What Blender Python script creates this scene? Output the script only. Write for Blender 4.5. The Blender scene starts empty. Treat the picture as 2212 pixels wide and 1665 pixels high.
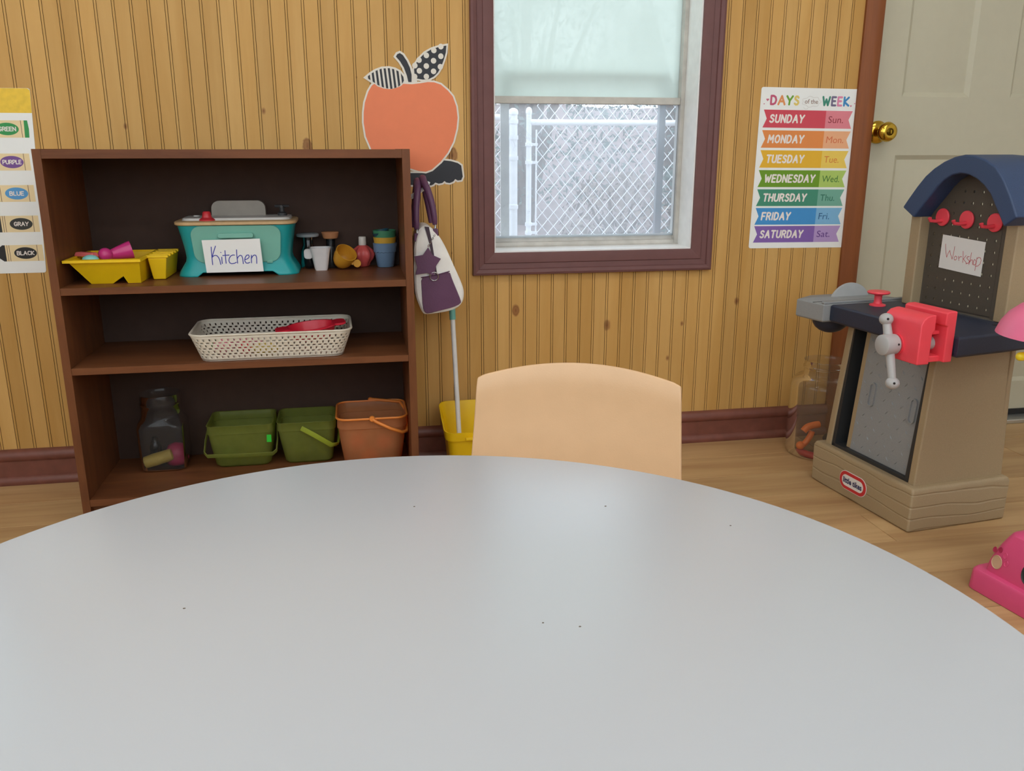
import bpy, bmesh, math, random
from mathutils import Vector, Matrix
random.seed(7)
R = math.radians
scene = bpy.context.scene
COL = scene.collection

# ------------------------------------------------------------------ camera
cam_d = bpy.data.cameras.new('camera'); cam = bpy.data.objects.new('camera', cam_d); COL.objects.link(cam)
cam.location = (0.0, -2.4005, 0.8811)
cam.rotation_euler = (R(90 - 15.42), 0, R(-10.42))
cam_d.sensor_fit = 'HORIZONTAL'; cam_d.sensor_width = 36.0; cam_d.lens = 1854.0 / 2212.0 * 36.0
cam_d.clip_start = 0.02
scene.camera = cam
# ------------------------------------------------------------------ sky, sun, exposure
world = bpy.data.worlds.new('overcast_sky'); scene.world = world; world.use_nodes = True
wn = world.node_tree.nodes; wl = world.node_tree.links
bg = wn['Background']; bg.inputs['Strength'].default_value = 3.2
tc = wn.new('ShaderNodeTexCoord'); ns = wn.new('ShaderNodeTexNoise'); ns.inputs['Scale'].default_value = 2.2; ns.inputs['Detail'].default_value = 4
rp = wn.new('ShaderNodeValToRGB'); rp.color_ramp.elements[0].color = (.72, .82, .93, 1); rp.color_ramp.elements[1].color = (.98, .99, 1, 1)
wl.new(tc.outputs['Generated'], ns.inputs['Vector']); wl.new(ns.outputs['Fac'], rp.inputs['Fac']); wl.new(rp.outputs['Color'], bg.inputs['Color'])
scene.view_settings.view_transform = 'Standard'; scene.view_settings.look = 'None'
scene.view_settings.gamma = 1.0; scene.view_settings.use_curve_mapping = False
scene.view_settings.exposure = 0.12
LAMP = 8.0                       # radiance of the ceiling fixtures' diffusers

# ------------------------------------------------------------------ helpers: materials
def lin(c):
    o = []
    for v in c[:3]:
        v = v / 255.0
        o.append(v / 12.92 if v <= .04045 else ((v + .055) / 1.055) ** 2.4)
    return (*o, 1.0)
MATS = {}
def nt(name):
    m = bpy.data.materials.new(name); m.use_nodes = True; t = m.node_tree; t.nodes.clear()
    o = t.nodes.new('ShaderNodeOutputMaterial'); MATS[name] = m
    return m, t, o
def N(t, typ, **kw):
    n = t.nodes.new(typ)
    for k, v in kw.items():
        if k in n.inputs: n.inputs[k].default_value = v
        else: setattr(n, k, v)
    return n
def mixc(t, fac, a, b, mode='MIX'):
    n = t.nodes.new('ShaderNodeMix'); n.data_type = 'RGBA'; n.blend_type = mode
    for idx, val in ((0, fac), (6, a), (7, b)):
        if hasattr(val, 'is_output'): t.links.new(val, n.inputs[idx])
        else: n.inputs[idx].default_value = val
    return n.outputs[2]
def ramp(t, src, stops):
    n = t.nodes.new('ShaderNodeValToRGB'); e = n.color_ramp.elements
    while len(e) < len(stops): e.new(.5)
    for i, (p, c) in enumerate(stops):
        e[i].position = p; e[i].color = c if len(c) == 4 else (*c, 1)
    t.links.new(src, n.inputs[0]); return n.outputs[0]
def objvec(t, scale, rnd=True):
    c = t.nodes.new('ShaderNodeTexCoord'); mp = t.nodes.new('ShaderNodeMapping'); mp.inputs['Scale'].default_value = scale
    if rnd:
        oi = t.nodes.new('ShaderNodeObjectInfo'); ad = t.nodes.new('ShaderNodeVectorMath'); ad.operation = 'ADD'
        cb = t.nodes.new('ShaderNodeMath'); cb.operation = 'MULTIPLY'; cb.inputs[1].default_value = 37.0
        t.links.new(oi.outputs['Random'], cb.inputs[0]); t.links.new(c.outputs['Object'], ad.inputs[0]); t.links.new(cb.outputs[0], ad.inputs[1])
        t.links.new(ad.outputs[0], mp.inputs['Vector'])
    else: t.links.new(c.outputs['Object'], mp.inputs['Vector'])
    return mp.outputs[0]
def mat(name, col, rough=.45, var=.05, vs=30, bump=0, bs=300, metal=0, spec=.5, coat=0, sub=0):
    """plain surface: colour with a little procedural unevenness and optional fine relief"""
    if name in MATS: return MATS[name]
    m, t, o = nt(name); b = N(t, 'ShaderNodeBsdfPrincipled'); c = lin(col)
    v = objvec(t, (1, 1, 1), False); n = N(t, 'ShaderNodeTexNoise', Scale=vs, Detail=3.0); t.links.new(v, n.inputs['Vector'])
    lo = tuple(x * (1 - var) for x in c[:3]); hi = tuple(min(1, x * (1 + var)) for x in c[:3])
    t.links.new(ramp(t, n.outputs['Fac'], [(.3, lo), (.7, hi)]), b.inputs['Base Color'])
    b.inputs['Roughness'].default_value = rough; b.inputs['Metallic'].default_value = metal
    b.inputs['Specular IOR Level'].default_value = spec
    if coat: b.inputs['Coat Weight'].default_value = coat
    if bump:
        n2 = N(t, 'ShaderNodeTexNoise', Scale=bs, Detail=2.0); t.links.new(v, n2.inputs['Vector'])
        bp = N(t, 'ShaderNodeBump', Strength=bump, Distance=.002); t.links.new(n2.outputs['Fac'], bp.inputs['Height']); t.links.new(bp.outputs[0], b.inputs['Normal'])
    t.links.new(b.outputs[0], o.inputs[0]); return m
def wood(name, c1, c2, stretch, rough=.45, rand=.12, bump=.05, coat=0, mid=(.35, .7), spec=.25):
    m, t, o = nt(name); b = N(t, 'ShaderNodeBsdfPrincipled', Roughness=rough); b.inputs['Specular IOR Level'].default_value = spec
    v = objvec(t, stretch, True); n = N(t, 'ShaderNodeTexNoise', Scale=1.0, Detail=6.0, Roughness=.6, Distortion=.6); t.links.new(v, n.inputs['Vector'])
    base = ramp(t, n.outputs['Fac'], [(mid[0], lin(c2)), (mid[1], lin(c1))])
    oi = t.nodes.new('ShaderNodeObjectInfo'); mr = N(t, 'ShaderNodeMapRange'); t.links.new(oi.outputs['Random'], mr.inputs[0])
    mr.inputs[3].default_value = 1 - rand; mr.inputs[4].default_value = 1 + rand * .6
    cm = t.nodes.new('ShaderNodeCombineColor')
    for i in range(3): t.links.new(mr.outputs[0], cm.inputs[i])
    out = mixc(t, 1.0, base, cm.outputs[0], 'MULTIPLY')
    t.links.new(out, b.inputs['Base Color'])
    if coat: b.inputs['Coat Weight'].default_value = coat; b.inputs['Coat Roughness'].default_value = .25
    bp = N(t, 'ShaderNodeBump', Strength=bump, Distance=.002); t.links.new(n.outputs['Fac'], bp.inputs['Height']); t.links.new(bp.outputs[0], b.inputs['Normal'])
    t.links.new(b.outputs[0], o.inputs[0]); return m, t, b, out
def clear(name, tint, rough=.05, film=.06, filmcol=(255, 255, 255), gloss=.35):
    """thin clear plastic or glass: see-through with a fresnel sheen and a faint milky film"""
    m, t, o = nt(name); tr = N(t, 'ShaderNodeBsdfTransparent', Color=lin(tint)); gl = N(t, 'ShaderNodeBsdfGlossy', Roughness=rough)
    tl = N(t, 'ShaderNodeBsdfTranslucent', Color=lin(filmcol)); df = N(t, 'ShaderNodeBsdfDiffuse', Color=lin(filmcol))
    lw = N(t, 'ShaderNodeLayerWeight', Blend=gloss)
    v = objvec(t, (1, 1, 1), False); n = N(t, 'ShaderNodeTexNoise', Scale=18.0, Detail=4.0); t.links.new(v, n.inputs['Vector'])
    mr = N(t, 'ShaderNodeMapRange'); t.links.new(n.outputs['Fac'], mr.inputs[0]); mr.inputs[3].default_value = film * .5; mr.inputs[4].default_value = film * 1.5
    m0 = N(t, 'ShaderNodeMixShader', Fac=.5); t.links.new(tl.outputs[0], m0.inputs[1]); t.links.new(df.outputs[0], m0.inputs[2])
    m1 = N(t, 'ShaderNodeMixShader'); t.links.new(mr.outputs[0], m1.inputs[0]); t.links.new(tr.outputs[0], m1.inputs[1]); t.links.new(m0.outputs[0], m1.inputs[2])
    m2 = N(t, 'ShaderNodeMixShader'); t.links.new(lw.outputs['Fresnel'], m2.inputs[0]); t.links.new(m1.outputs[0], m2.inputs[1]); t.links.new(gl.outputs[0], m2.inputs[2])
    t.links.new(m2.outputs[0], o.inputs[0]); return m

# ------------------------------------------------------------------ helpers: geometry
class MB:
    def __init__(s): s.v = []; s.f = []; s.mi = []; s.M = Matrix()
    def add(s, vs, fs, mi=0):
        o = len(s.v); s.v += [s.M @ Vector(p) for p in vs]; s.f += [tuple(i + o for i in f) for f in fs]; s.mi += [mi] * len(fs); return s
    def box(s, x0, x1, y0, y1, z0, z1, mi=0):
        return s.add([(x0,y0,z0),(x1,y0,z0),(x1,y1,z0),(x0,y1,z0),(x0,y0,z1),(x1,y0,z1),(x1,y1,z1),(x0,y1,z1)],
                     [(0,3,2,1),(4,5,6,7),(0,1,5,4),(1,2,6,5),(2,3,7,6),(3,0,4,7)], mi)
    def prism(s, poly, a, b, ax='y', mi=0):
        n = len(poly)
        def P(p, h): return {'y': (p[0], h, p[1]), 'z': (p[0], p[1], h), 'x': (h, p[0], p[1])}[ax]
        vs = [P(p, a) for p in poly] + [P(p, b) for p in poly]
        fs = [tuple(range(n)), tuple(range(2*n-1, n-1, -1))] + [(i, (i+1) % n, (i+1) % n + n, i + n) for i in range(n)]
        return s.add(vs, fs, mi)
    def loft(s, rings, cap0=True, cap1=True, closed=True, mi=0):
        n = len(rings[0]); vs = [p for r in rings for p in r]; fs = []
        for k in range(len(rings) - 1):
            for i in range(n if closed else n - 1):
                j = (i + 1) % n; fs.append((k*n+i, k*n+j, (k+1)*n+j, (k+1)*n+i))
        if cap0: fs.append(tuple(range(n-1, -1, -1)))
        if cap1: fs.append(tuple((len(rings)-1)*n + i for i in range(n)))
        return s.add(vs, fs, mi)
    def lathe(s, prof, n=24, c=(0,0,0), ax='z', cap0=True, cap1=True, mi=0, sx=1, sy=1):
        rings = []
        for r, h in prof:
            ring = []
            for i in range(n):
                a = 2*math.pi*i/n; x, y = r*math.cos(a)*sx, r*math.sin(a)*sy
                p = {'z': (x, y, h), 'y': (x, h, y), 'x': (h, x, y)}[ax]
                ring.append((p[0]+c[0], p[1]+c[1], p[2]+c[2]))
            rings.append(ring)
        return s.loft(rings, cap0, cap1, True, mi)
    def tube(s, path, r, n=8, closed=False, mi=0, flat=1.0, caps=True):
        P = [Vector(p) for p in path]; rings = []; L = len(P); up = None
        for i, p in enumerate(P):
            a = P[(i-1) % L] if (closed or i > 0) else p; b = P[(i+1) % L] if (closed or i < L-1) else p
            d = (b - a).normalized()
            if up is None: up = Vector((0,0,1)) if abs(d.z) < .9 else Vector((1,0,0))
            e1 = d.cross(up).normalized(); e2 = e1.cross(d).normalized(); up = e2
            rr = r[i] if isinstance(r, (list, tuple)) else r
            rings.append([tuple(p + e1*rr*math.cos(2*math.pi*k/n) + e2*rr*flat*math.sin(2*math.pi*k/n)) for k in range(n)])
        if closed: rings.append(rings[0])
        return s.loft(rings, caps and not closed, caps and not closed, True, mi)
    def ball(s, c, r, n=14, m=8, sx=1, sy=1, sz=1, mi=0):
        rings = []
        for k in range(m + 1):
            a = math.pi * k / m; rr = max(r*math.sin(a), 1e-5); h = -r*math.cos(a)
            rings.append([(c[0]+sx*rr*math.cos(2*math.pi*i/n), c[1]+sy*rr*math.sin(2*math.pi*i/n), c[2]+sz*h) for i in range(n)])
        return s.loft(rings, True, True, True, mi)
    def build(s, name, m, parent=None, smooth=35, bevel=0, seg=2, solid=0, sub=0, recalc=True, off=0):
        me = bpy.data.meshes.new(name); me.from_pydata([tuple(p) for p in s.v], [], s.f)
        ms = m if isinstance(m, (list, tuple)) else [m]
        for q in ms: me.materials.append(MATS[q] if isinstance(q, str) else q)
        if len(ms) > 1: me.polygons.foreach_set('material_index', s.mi)
        if recalc:
            bm = bmesh.new(); bm.from_mesh(me); bmesh.ops.remove_doubles(bm, verts=bm.verts, dist=1e-6)
            bmesh.ops.recalc_face_normals(bm, faces=bm.faces); bm.to_mesh(me); bm.free()
        if smooth and len(me.polygons):
            me.polygons.foreach_set('use_smooth', [True]*len(me.polygons)); me.set_sharp_from_angle(angle=R(smooth))
        me.update()
        o = bpy.data.objects.new(name, me); COL.objects.link(o)
        if parent: o.parent = parent
        if solid:
            q = o.modifiers.new('thickness', 'SOLIDIFY'); q.thickness = solid; q.offset = off
        if bevel:
            q = o.modifiers.new('bevel', 'BEVEL'); q.width = bevel; q.segments = seg; q.limit_method = 'ANGLE'; q.angle_limit = R(35); q.harden_normals = True
        if sub:
            q = o.modifiers.new('subdivision', 'SUBSURF'); q.levels = sub; q.render_levels = sub
        return o
def empty(name, loc=(0,0,0), rz=0):
    o = bpy.data.objects.new(name, None); COL.objects.link(o); o.location = loc; o.rotation_euler = (0, 0, rz); o.empty_display_size = .05; return o
def tag(o, label, cat, group=None):
    o['label'] = label; o['category'] = cat
    if group: o['group'] = group
    return o
def thing(name, label, cat, loc=(0,0,0), rz=0, group=None): return tag(empty(name, loc, rz), label, cat, group)
def struct(o): o['kind'] = 'structure'; return o
def copy_tree(o, parent=None):
    c = o.copy(); COL.objects.link(c); c.parent = parent
    for ch in list(o.children): copy_tree(ch, c)
    return c
def rrect(w, d, r, n=5, cx=0, cy=0):
    pts = []; r = min(r, w/2 - 1e-4, d/2 - 1e-4)
    for (sx, sy, a0) in ((1,1,0),(-1,1,90),(-1,-1,180),(1,-1,270)):
        for k in range(n + 1):
            a = R(a0 + 90*k/n); pts.append((cx + sx*(w/2 - r) + r*math.cos(a), cy + sy*(d/2 - r) + r*math.sin(a)))
    return pts
def ring(pts, z): return [(p[0], p[1], z) for p in pts]
def offset_poly(poly, d):
    n = len(poly); A = sum(poly[i][0]*poly[(i+1) % n][1] - poly[(i+1) % n][0]*poly[i][1] for i in range(n)); s = 1 if A > 0 else -1
    out = []
    for i in range(n):
        p0, p1, p2 = Vector(poly[i-1]), Vector(poly[i]), Vector(poly[(i+1) % n])
        a = (p1-p0).normalized(); b = (p2-p1).normalized()
        n1 = Vector((a.y, -a.x)); n2 = Vector((b.y, -b.x)); q = (n1 + n2)
        if q.length < 1e-6: q = n1
        q.normalize(); k = d*s/max(.5, q.dot(n1)); out.append((p1.x + q.x*k, p1.y + q.y*k))
    return out
def smooth_poly(poly, it=1, closed=True):
    for _ in range(it):
        o = []; n = len(poly)
        for i in range(n if closed else n - 1):
            a, b = poly[i], poly[(i+1) % n]
            o += [tuple(.75*a[k]+.25*b[k] for k in range(len(a))), tuple(.25*a[k]+.75*b[k] for k in range(len(a)))]
        if not closed: o = [poly[0]] + o + [poly[-1]]
        poly = o
    return poly
# strokes and type: flat lettering lying on a sheet. fr maps (x, y, h) -> 3D
def strokes(mb, lines, w, fr, h0=.0003):
    h = h0
    for ln in lines:
        ln = [Vector(p) for p in ln]
        for i, p in enumerate(ln):
            k = 10; h += 6e-7
            mb.add([fr(p.x + w/2*math.cos(2*math.pi*j/k), p.y + w/2*math.sin(2*math.pi*j/k), h) for j in range(k)], [tuple(range(k))])
            if i < len(ln) - 1:
                q = ln[i+1]; d = q - p
                if d.length < 1e-7: continue
                d.normalize(); e = Vector((-d.y, d.x))*w/2; h += 6e-7
                mb.add([fr(*(p-e), h), fr(*(q-e), h), fr(*(q+e), h), fr(*(p+e), h)], [(0,1,2,3)])
F = {
'A': (.72, [[(0,0),(.36,1),(.72,0)],[(.15,.36),(.57,.36)]]),
'B': (.62, [[(0,0),(0,1),(.36,1),(.52,.9),(.52,.66),(.36,.54),(0,.54)],[(.36,.54),(.58,.42),(.6,.16),(.42,0),(0,0)]]),
'C': (.66, [[(.64,.82),(.48,.98),(.24,.98),(.05,.76),(.02,.4),(.14,.08),(.36,0),(.56,.06),(.66,.2)]]),
'D': (.66, [[(0,0),(0,1),(.3,1),(.55,.86),(.66,.5),(.55,.14),(.3,0),(0,0)]]),
'E': (.54, [[(.54,1),(0,1),(0,0),(.54,0)],[(0,.52),(.46,.52)]]),
'F': (.54, [[(.54,1),(0,1),(0,0)],[(0,.5),(.44,.5)]]),
'G': (.7, [[(.64,.84),(.46,1),(.22,.97),(.05,.76),(.02,.4),(.16,.06),(.4,0),(.6,.1),(.66,.44),(.42,.44)]]),
'H': (.62, [[(0,0),(0,1)],[(.62,0),(.62,1)],[(0,.52),(.62,.52)]]),
'I': (.06, [[(.03,0),(.03,1)]]),
'K': (.6, [[(0,0),(0,1)],[(.56,1),(.02,.45),(.6,0)]]),
'L': (.5, [[(0,1),(0,0),(.5,0)]]),
'M': (.8, [[(0,0),(.06,1),(.4,.36),(.74,1),(.8,0)]]),
'N': (.64, [[(0,0),(0,1),(.64,0),(.64,1)]]),
'O': (.74, [[(.37,1),(.12,.88),(.0,.5),(.12,.12),(.37,0),(.62,.12),(.74,.5),(.62,.88),(.37,1)]]),
'P': (.58, [[(0,0),(0,1),(.36,1),(.56,.88),(.56,.6),(.36,.46),(0,.46)]]),
'R': (.62, [[(0,0),(0,1),(.36,1),(.56,.88),(.56,.62),(.36,.5),(0,.5)],[(.3,.5),(.62,0)]]),
'S': (.58, [[(.55,.84),(.42,.98),(.2,.98),(.05,.84),(.08,.66),(.28,.54),(.5,.43),(.58,.24),(.46,.04),(.22,0),(.02,.13)]]),
'T': (.66, [[(0,1),(.66,1)],[(.33,1),(.33,0)]]),
'U': (.64, [[(0,1),(0,.3),(.1,.06),(.32,0),(.54,.06),(.64,.3),(.64,1)]]),
'W': (.92, [[(0,1),(.22,0),(.46,.72),(.7,0),(.92,1)]]),
'Y': (.68, [[(0,1),(.34,.46),(.68,1)],[(.34,.46),(.3,0)]]),
}
def caps_width(text, gap=.2): return sum(F[c][0] + gap for c in text) - gap
def caps(mb, text, x, y, size, fr, w, slant=.12, width=None, gap=.2):
    s = size; kx = s if width is None else width / caps_width(text, gap); cx = x
    for c in text:
        wd, ls = F[c]
        strokes(mb, [[(cx + (p[0] + slant*p[1]*(s/kx))*kx, y + p[1]*s) for p in l] for l in ls], w, fr); cx += (wd + gap)*kx
def font_mesh(mb, text, x, y, size, fr, width=None, slant=0, offset=0):
    cu = bpy.data.curves.new('type', 'FONT'); cu.body = text; cu.size = 1.0; cu.offset = offset; cu.shear = slant; cu.resolution_u = 3
    ob = bpy.data.objects.new('type', cu); COL.objects.link(ob); dg = bpy.context.evaluated_depsgraph_get(); dg.update()
    me = bpy.data.meshes.new_from_object(ob.evaluated_get(dg)); xs = [v.co.x for v in me.vertices]
    k = size / .72; kx = k if width is None else width / (max(xs) - min(xs)); x0 = min(xs)
    mb.add([fr(x + (v.co.x - x0)*kx, y + v.co.y*k, .0004) for v in me.vertices], [tuple(p.vertices) for p in me.polygons])
    bpy.data.objects.remove(ob); bpy.data.meshes.remove(me); bpy.data.curves.remove(cu)
def wallframe(x0, z0, y, tilt=0):
    c, s = math.cos(tilt), math.sin(tilt)
    return lambda x, z, h: (x0 + c*x - s*z, y - h, z0 + s*x + c*z)

# ------------------------------------------------------------------ materials
m, t, b, col = wood('pine_board', (213, 170, 104), (196, 150, 82), (9, 9, .9), rough=.5, rand=.08)
geo = t.nodes.new('ShaderNodeNewGeometry'); kn = N(t, 'ShaderNodeTexNoise', Scale=60.0); t.links.new(geo.outputs['Position'], kn.inputs['Vector'])
for (kx, kz, kr) in ((.452, .432, .0075), (.727, .378, .009), (1.131, .437, .006), (-.105, .888, .011), (.277, .865, .010), (.96, .375, .004), (.345, .62, .0025), (-.21, .975, .003), (.03, 1.06, .002), (.27, .60, .002), (.92, .27, .003), (-.55, .935, .004)):
    vm = t.nodes.new('ShaderNodeVectorMath'); vm.operation = 'SUBTRACT'; vm.inputs[1].default_value = (kx, 0, kz); t.links.new(geo.outputs['Position'], vm.inputs[0])
    sc = t.nodes.new('ShaderNodeVectorMath'); sc.operation = 'MULTIPLY'; sc.inputs[1].default_value = (1, 0, .62); t.links.new(vm.outputs[0], sc.inputs[0])
    ln = t.nodes.new('ShaderNodeVectorMath'); ln.operation = 'LENGTH'; t.links.new(sc.outputs[0], ln.inputs[0])
    ad = N(t, 'ShaderNodeMath', operation='MULTIPLY_ADD'); t.links.new(kn.outputs['Fac'], ad.inputs[0]); ad.inputs[1].default_value = kr*.9; t.links.new(ln.outputs['Value'], ad.inputs[2])
    col = mixc(t, ramp(t, ad.outputs[0], [(0, (1,1,1)), (kr*1.35, (.55,.55,.55)), (kr*1.5, (1,1,1)), (kr*1.75, (0,0,0))]), col, lin((120, 66, 40)))
t.links.new(col, b.inputs['Base Color'])
mat('groove_stain', (84, 46, 22), .6)
mat('casing_paint', (112, 76, 74), .5, spec=.3, bump=.1, bs=90)
mat('baseboard_paint', (124, 74, 62), .42, var=.12, bump=.1, bs=60)
wood('door_trim_wood', (142, 84, 47), (122, 70, 38), (30, 30, 2), .5)
mat('door_paint', (194, 189, 166), .5, var=.015, bump=.03, bs=400)
mat('brass', (214, 178, 70), .16, metal=1)
mat('brass_dark', (90, 70, 25), .3, metal=1)
wood('floor_oak', (208, 174, 126), (172, 134, 92), (1.3, 16, 8), .42, rand=.1, bump=.03, mid=(.3, .72))
mat('floor_base', (120, 88, 55), .5)
mat('plaster', (226, 225, 222), .7, bump=.1); mat('ceiling_white', (235, 232, 224), .8, bump=.2)
wood('bookcase_brown', (124, 77, 47), (102, 61, 37), (4, 26, 26), .42, rand=.05, bump=.03)
wood('bookcase_brown_upright', (124, 77, 47), (102, 61, 37), (26, 26, 4), .42, rand=.05, bump=.03)
mat('bookcase_back', (72, 55, 48), .7, spec=.12)
mat('table_laminate', (186, 190, 195), .27, var=.01, vs=3, spec=.5)
mat('table_edge', (120, 108, 98), .5); mat('chrome', (190, 192, 195), .2, metal=1); mat('black_plastic', (24, 24, 26), .45)
mat('chair_plastic', (217, 178, 137), .36, var=.02, bump=.05, bs=500)
mat('sash_alu', (196, 192, 184), .45, var=.12, vs=25); mat('jamb_white', (246, 246, 244), .5, var=.04); mat('stile_shaded', (110, 115, 120), .5)
mat('paper', (232, 230, 226), .7, var=.01)

# ------------------------------------------------------------------ room shell
XL, XR, YB, HT = -2.3, 2.9, -3.5, 2.45
PX = .041; GX0 = -19.35*PX                                 # bead spacing and the first bead's X
W0, W1, WZ0, WZ1 = .394, .969, .603, 1.80                  # window opening
W2DX = -2.14                                               # the second window, left of the posters
D0, D1, DZ = 1.515, 2.325, 2.03                            # door opening
floor = struct(MB().box(XL-.15, XR+.15, YB-.15, .16, -.1, -.004).build('floor', 'floor_base', smooth=0))
PLW, PLL = .152, 1.22
pm = MB().box(-PLL/2+.0006, PLL/2-.0006, -PLW/2+.0006, PLW/2-.0006, -.004, 0)
pl0 = pm.build('plank', 'floor_oak', floor, bevel=.0008, seg=1); first = True
row = 0; y = -PLW/2
while y > YB:
    x = XL + ((row*.47) % 1)*PLL - PLL
    while x < XR + PLL/2:
        x += PLL
        if x - PLL/2 > XR or y > .02: continue
        o = pl0 if first else pl0.copy()
        if not first: COL.objects.link(o)
        o.location = (x - PLL/2, y, 0); first = False
    row += 1; y -= PLW
def wall_boxes(openings, x0, x1, y0, y1, z1):
    mb = MB(); xs = x0
    for (a, b, c, d) in sorted(openings):
        mb.box(xs, a, y0, y1, 0, z1)
        if c > 0: mb.box(a, b, y0, y1, 0, c)
        mb.box(a, b, y0, y1, d, z1); xs = b
    mb.box(xs, x1, y0, y1, 0, z1); return mb
J = .012
wall_back = struct(wall_boxes([(W0-J, W1+J, WZ0-J, WZ1+J), (W0-J+W2DX, W1+J+W2DX, WZ0-J, WZ1+J), (D0-.02, D1+.02, 0, DZ+.02)], XL, XR, .009, .14, HT).build('wall_back', 'plaster', smooth=0))
def bead_plank(z0, z1):
    pr = [(-.0031,.0035),(-.0025,.0003),(-.0017,0),(.0017,0),(.0025,.0003),(.0031,.0035),(.0037,.0003),(.0045,0),(.0365,0),(.0373,.0003),(.0379,.0035),(.0379,.009),(-.0031,.009)]
    n = len(pr); mb = MB()
    vs = [(p[0], p[1], z0) for p in pr] + [(p[0], p[1], z1) for p in pr]
    for i in range(n):
        j = (i+1) % n; mb.add([vs[i], vs[j], vs[j+n], vs[i+n]], [(0,1,2,3)], 1 if i in (0, 4, 5, 9) else 0)
    mb.add(vs[:n], [tuple(range(n))]); mb.add(vs[n:], [tuple(range(n))])
    return mb
protos = {}
i = -30
while True:
    X = GX0 + i*PX; i += 1
    if X < XL + .004: continue
    if X > D0 - .055: break
    inwin = any(X + .0379 > a and X - .0031 < b for a, b in ((W0-.02, W1+.02), (W0+W2DX-.02, W1+W2DX+.02)))
    for (za, zb) in ([(.004, WZ0-.02), (WZ1+.02, HT-.002)] if inwin else [(.004, HT-.002)]):
        if (za, zb) not in protos:
            o = bead_plank(za, zb).build('plank', ['pine_board', 'groove_stain'], wall_back, smooth=0); protos[(za, zb)] = o
        else: o = protos[(za, zb)].copy(); COL.objects.link(o)
        o.location = (X, 0, 0)
LW0, LW1, LZ0, LZ1 = -3.2, -.9, 1.1, 2.3                    # window in the left wall
mb = MB().box(XL-.1, XL, YB-.1, LW0, 0, HT).box(XL-.1, XL, LW1, .14, 0, HT).box(XL-.1, XL, LW0, LW1, 0, LZ0).box(XL-.1, XL, LW0, LW1, LZ1, HT)
struct(mb.build('wall_left', 'plaster', smooth=0))
struct(MB().box(XR, XR+.1, YB-.1, .14, 0, HT).build('wall_right', 'plaster', smooth=0))
RW0, RW1, RZ0, RZ1 = -1.9, 2.3, .95, 2.35                    # wide picture window behind the camera
struct(wall_boxes([(RW0, RW1, RZ0, RZ1)], XL, XR, YB-.1, YB, HT).build('wall_front', 'plaster', smooth=0))
struct(MB().box(XL-.1, XR+.1, YB-.1, .14, HT, HT+.08).build('ceiling', 'ceiling_white', smooth=0))
def extrude_x(prof, x0, x1): return MB().prism(prof, x0, x1, 'x')
bbp = [(0,0),(-.021,0),(-.0235,.006),(-.022,.015),(-.017,.022),(-.0125,.024),(-.0125,.066),(-.0165,.069),(-.0195,.076),(-.0185,.086),(-.012,.094),(-.004,.0975),(0,.0975)]
struct(extrude_x(bbp, XL, D0-.058).build('baseboard_back', 'baseboard_paint'))
# window: casing, lining, aluminium sashes, clear lower pane, frosted upper pane, screen frame outside
m, t, o = nt('dirty_glass')
tr = N(t, 'ShaderNodeBsdfTransparent', Color=(.93, .97, 1, 1)); tl = N(t, 'ShaderNodeBsdfTranslucent', Color=(.86, .93, 1, 1)); df = N(t, 'ShaderNodeBsdfDiffuse', Color=(.8, .85, .9, 1)); gl = N(t, 'ShaderNodeBsdfGlossy', Roughness=.08)
v = objvec(t, (1,1,1), False); n1 = N(t, 'ShaderNodeTexNoise', Scale=9.0, Detail=5.0); n2 = N(t, 'ShaderNodeTexNoise', Scale=70.0, Detail=8.0, Roughness=.8)
vo = N(t, 'ShaderNodeTexVoronoi', Scale=14.0); vo.feature = 'DISTANCE_TO_EDGE'
for q in (n1, n2, vo): t.links.new(v, q.inputs['Vector'])
g = ramp(t, n1.outputs['Fac'], [(.3, (.16,.16,.16)), (.75, (.28,.28,.28))]); g2 = ramp(t, n2.outputs['Fac'], [(.6, (0,0,0)), (.78, (.22,.22,.22))])
g3 = ramp(t, vo.outputs['Distance'], [(0, (.05,.05,.05)), (.006, (0,0,0))])
gs = mixc(t, 1.0, mixc(t, 1.0, g, g2, 'ADD'), g3, 'ADD')
a = N(t, 'ShaderNodeMixShader', Fac=.25); t.links.new(tl.outputs[0], a.inputs[1]); t.links.new(df.outputs[0], a.inputs[2])
c = N(t, 'ShaderNodeMixShader'); t.links.new(gs, c.inputs[0]); t.links.new(tr.outputs[0], c.inputs[1]); t.links.new(a.outputs[0], c.inputs[2])
fr_ = N(t, 'ShaderNodeFresnel', IOR=1.4); d = N(t, 'ShaderNodeMixShader'); t.links.new(fr_.outputs[0], d.inputs[0]); t.links.new(c.outputs[0], d.inputs[1]); t.links.new(gl.outputs[0], d.inputs[2]); t.links.new(d.outputs[0], o.inputs[0])
m, t, o = nt('frosted_film')
tr = N(t, 'ShaderNodeBsdfTransparent', Color=(.85, .9, .88, 1)); tl = N(t, 'ShaderNodeBsdfTranslucent', Color=(.66, .745, .715, 1)); df = N(t, 'ShaderNodeBsdfDiffuse', Color=(.82, .86, .84, 1))
v = objvec(t, (1,1,1), False); n1 = N(t, 'ShaderNodeTexNoise', Scale=5.0, Detail=4.0); n2 = N(t, 'ShaderNodeTexNoise', Scale=40.0, Detail=8.0, Roughness=.75, Distortion=1.5)
for q in (n1, n2): t.links.new(v, q.inputs['Vector'])
g = ramp(t, n1.outputs['Fac'], [(.35, (.80,.80,.80)), (.7, (.95,.95,.95))]); g2 = ramp(t, n2.outputs['Fac'], [(.66, (0,0,0)), (.78, (.07,.07,.07))])
gs = mixc(t, 1.0, g, g2, 'ADD')
a = N(t, 'ShaderNodeMixShader', Fac=.3); t.links.new(tl.outputs[0], a.inputs[1]); t.links.new(df.outputs[0], a.inputs[2])
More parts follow.
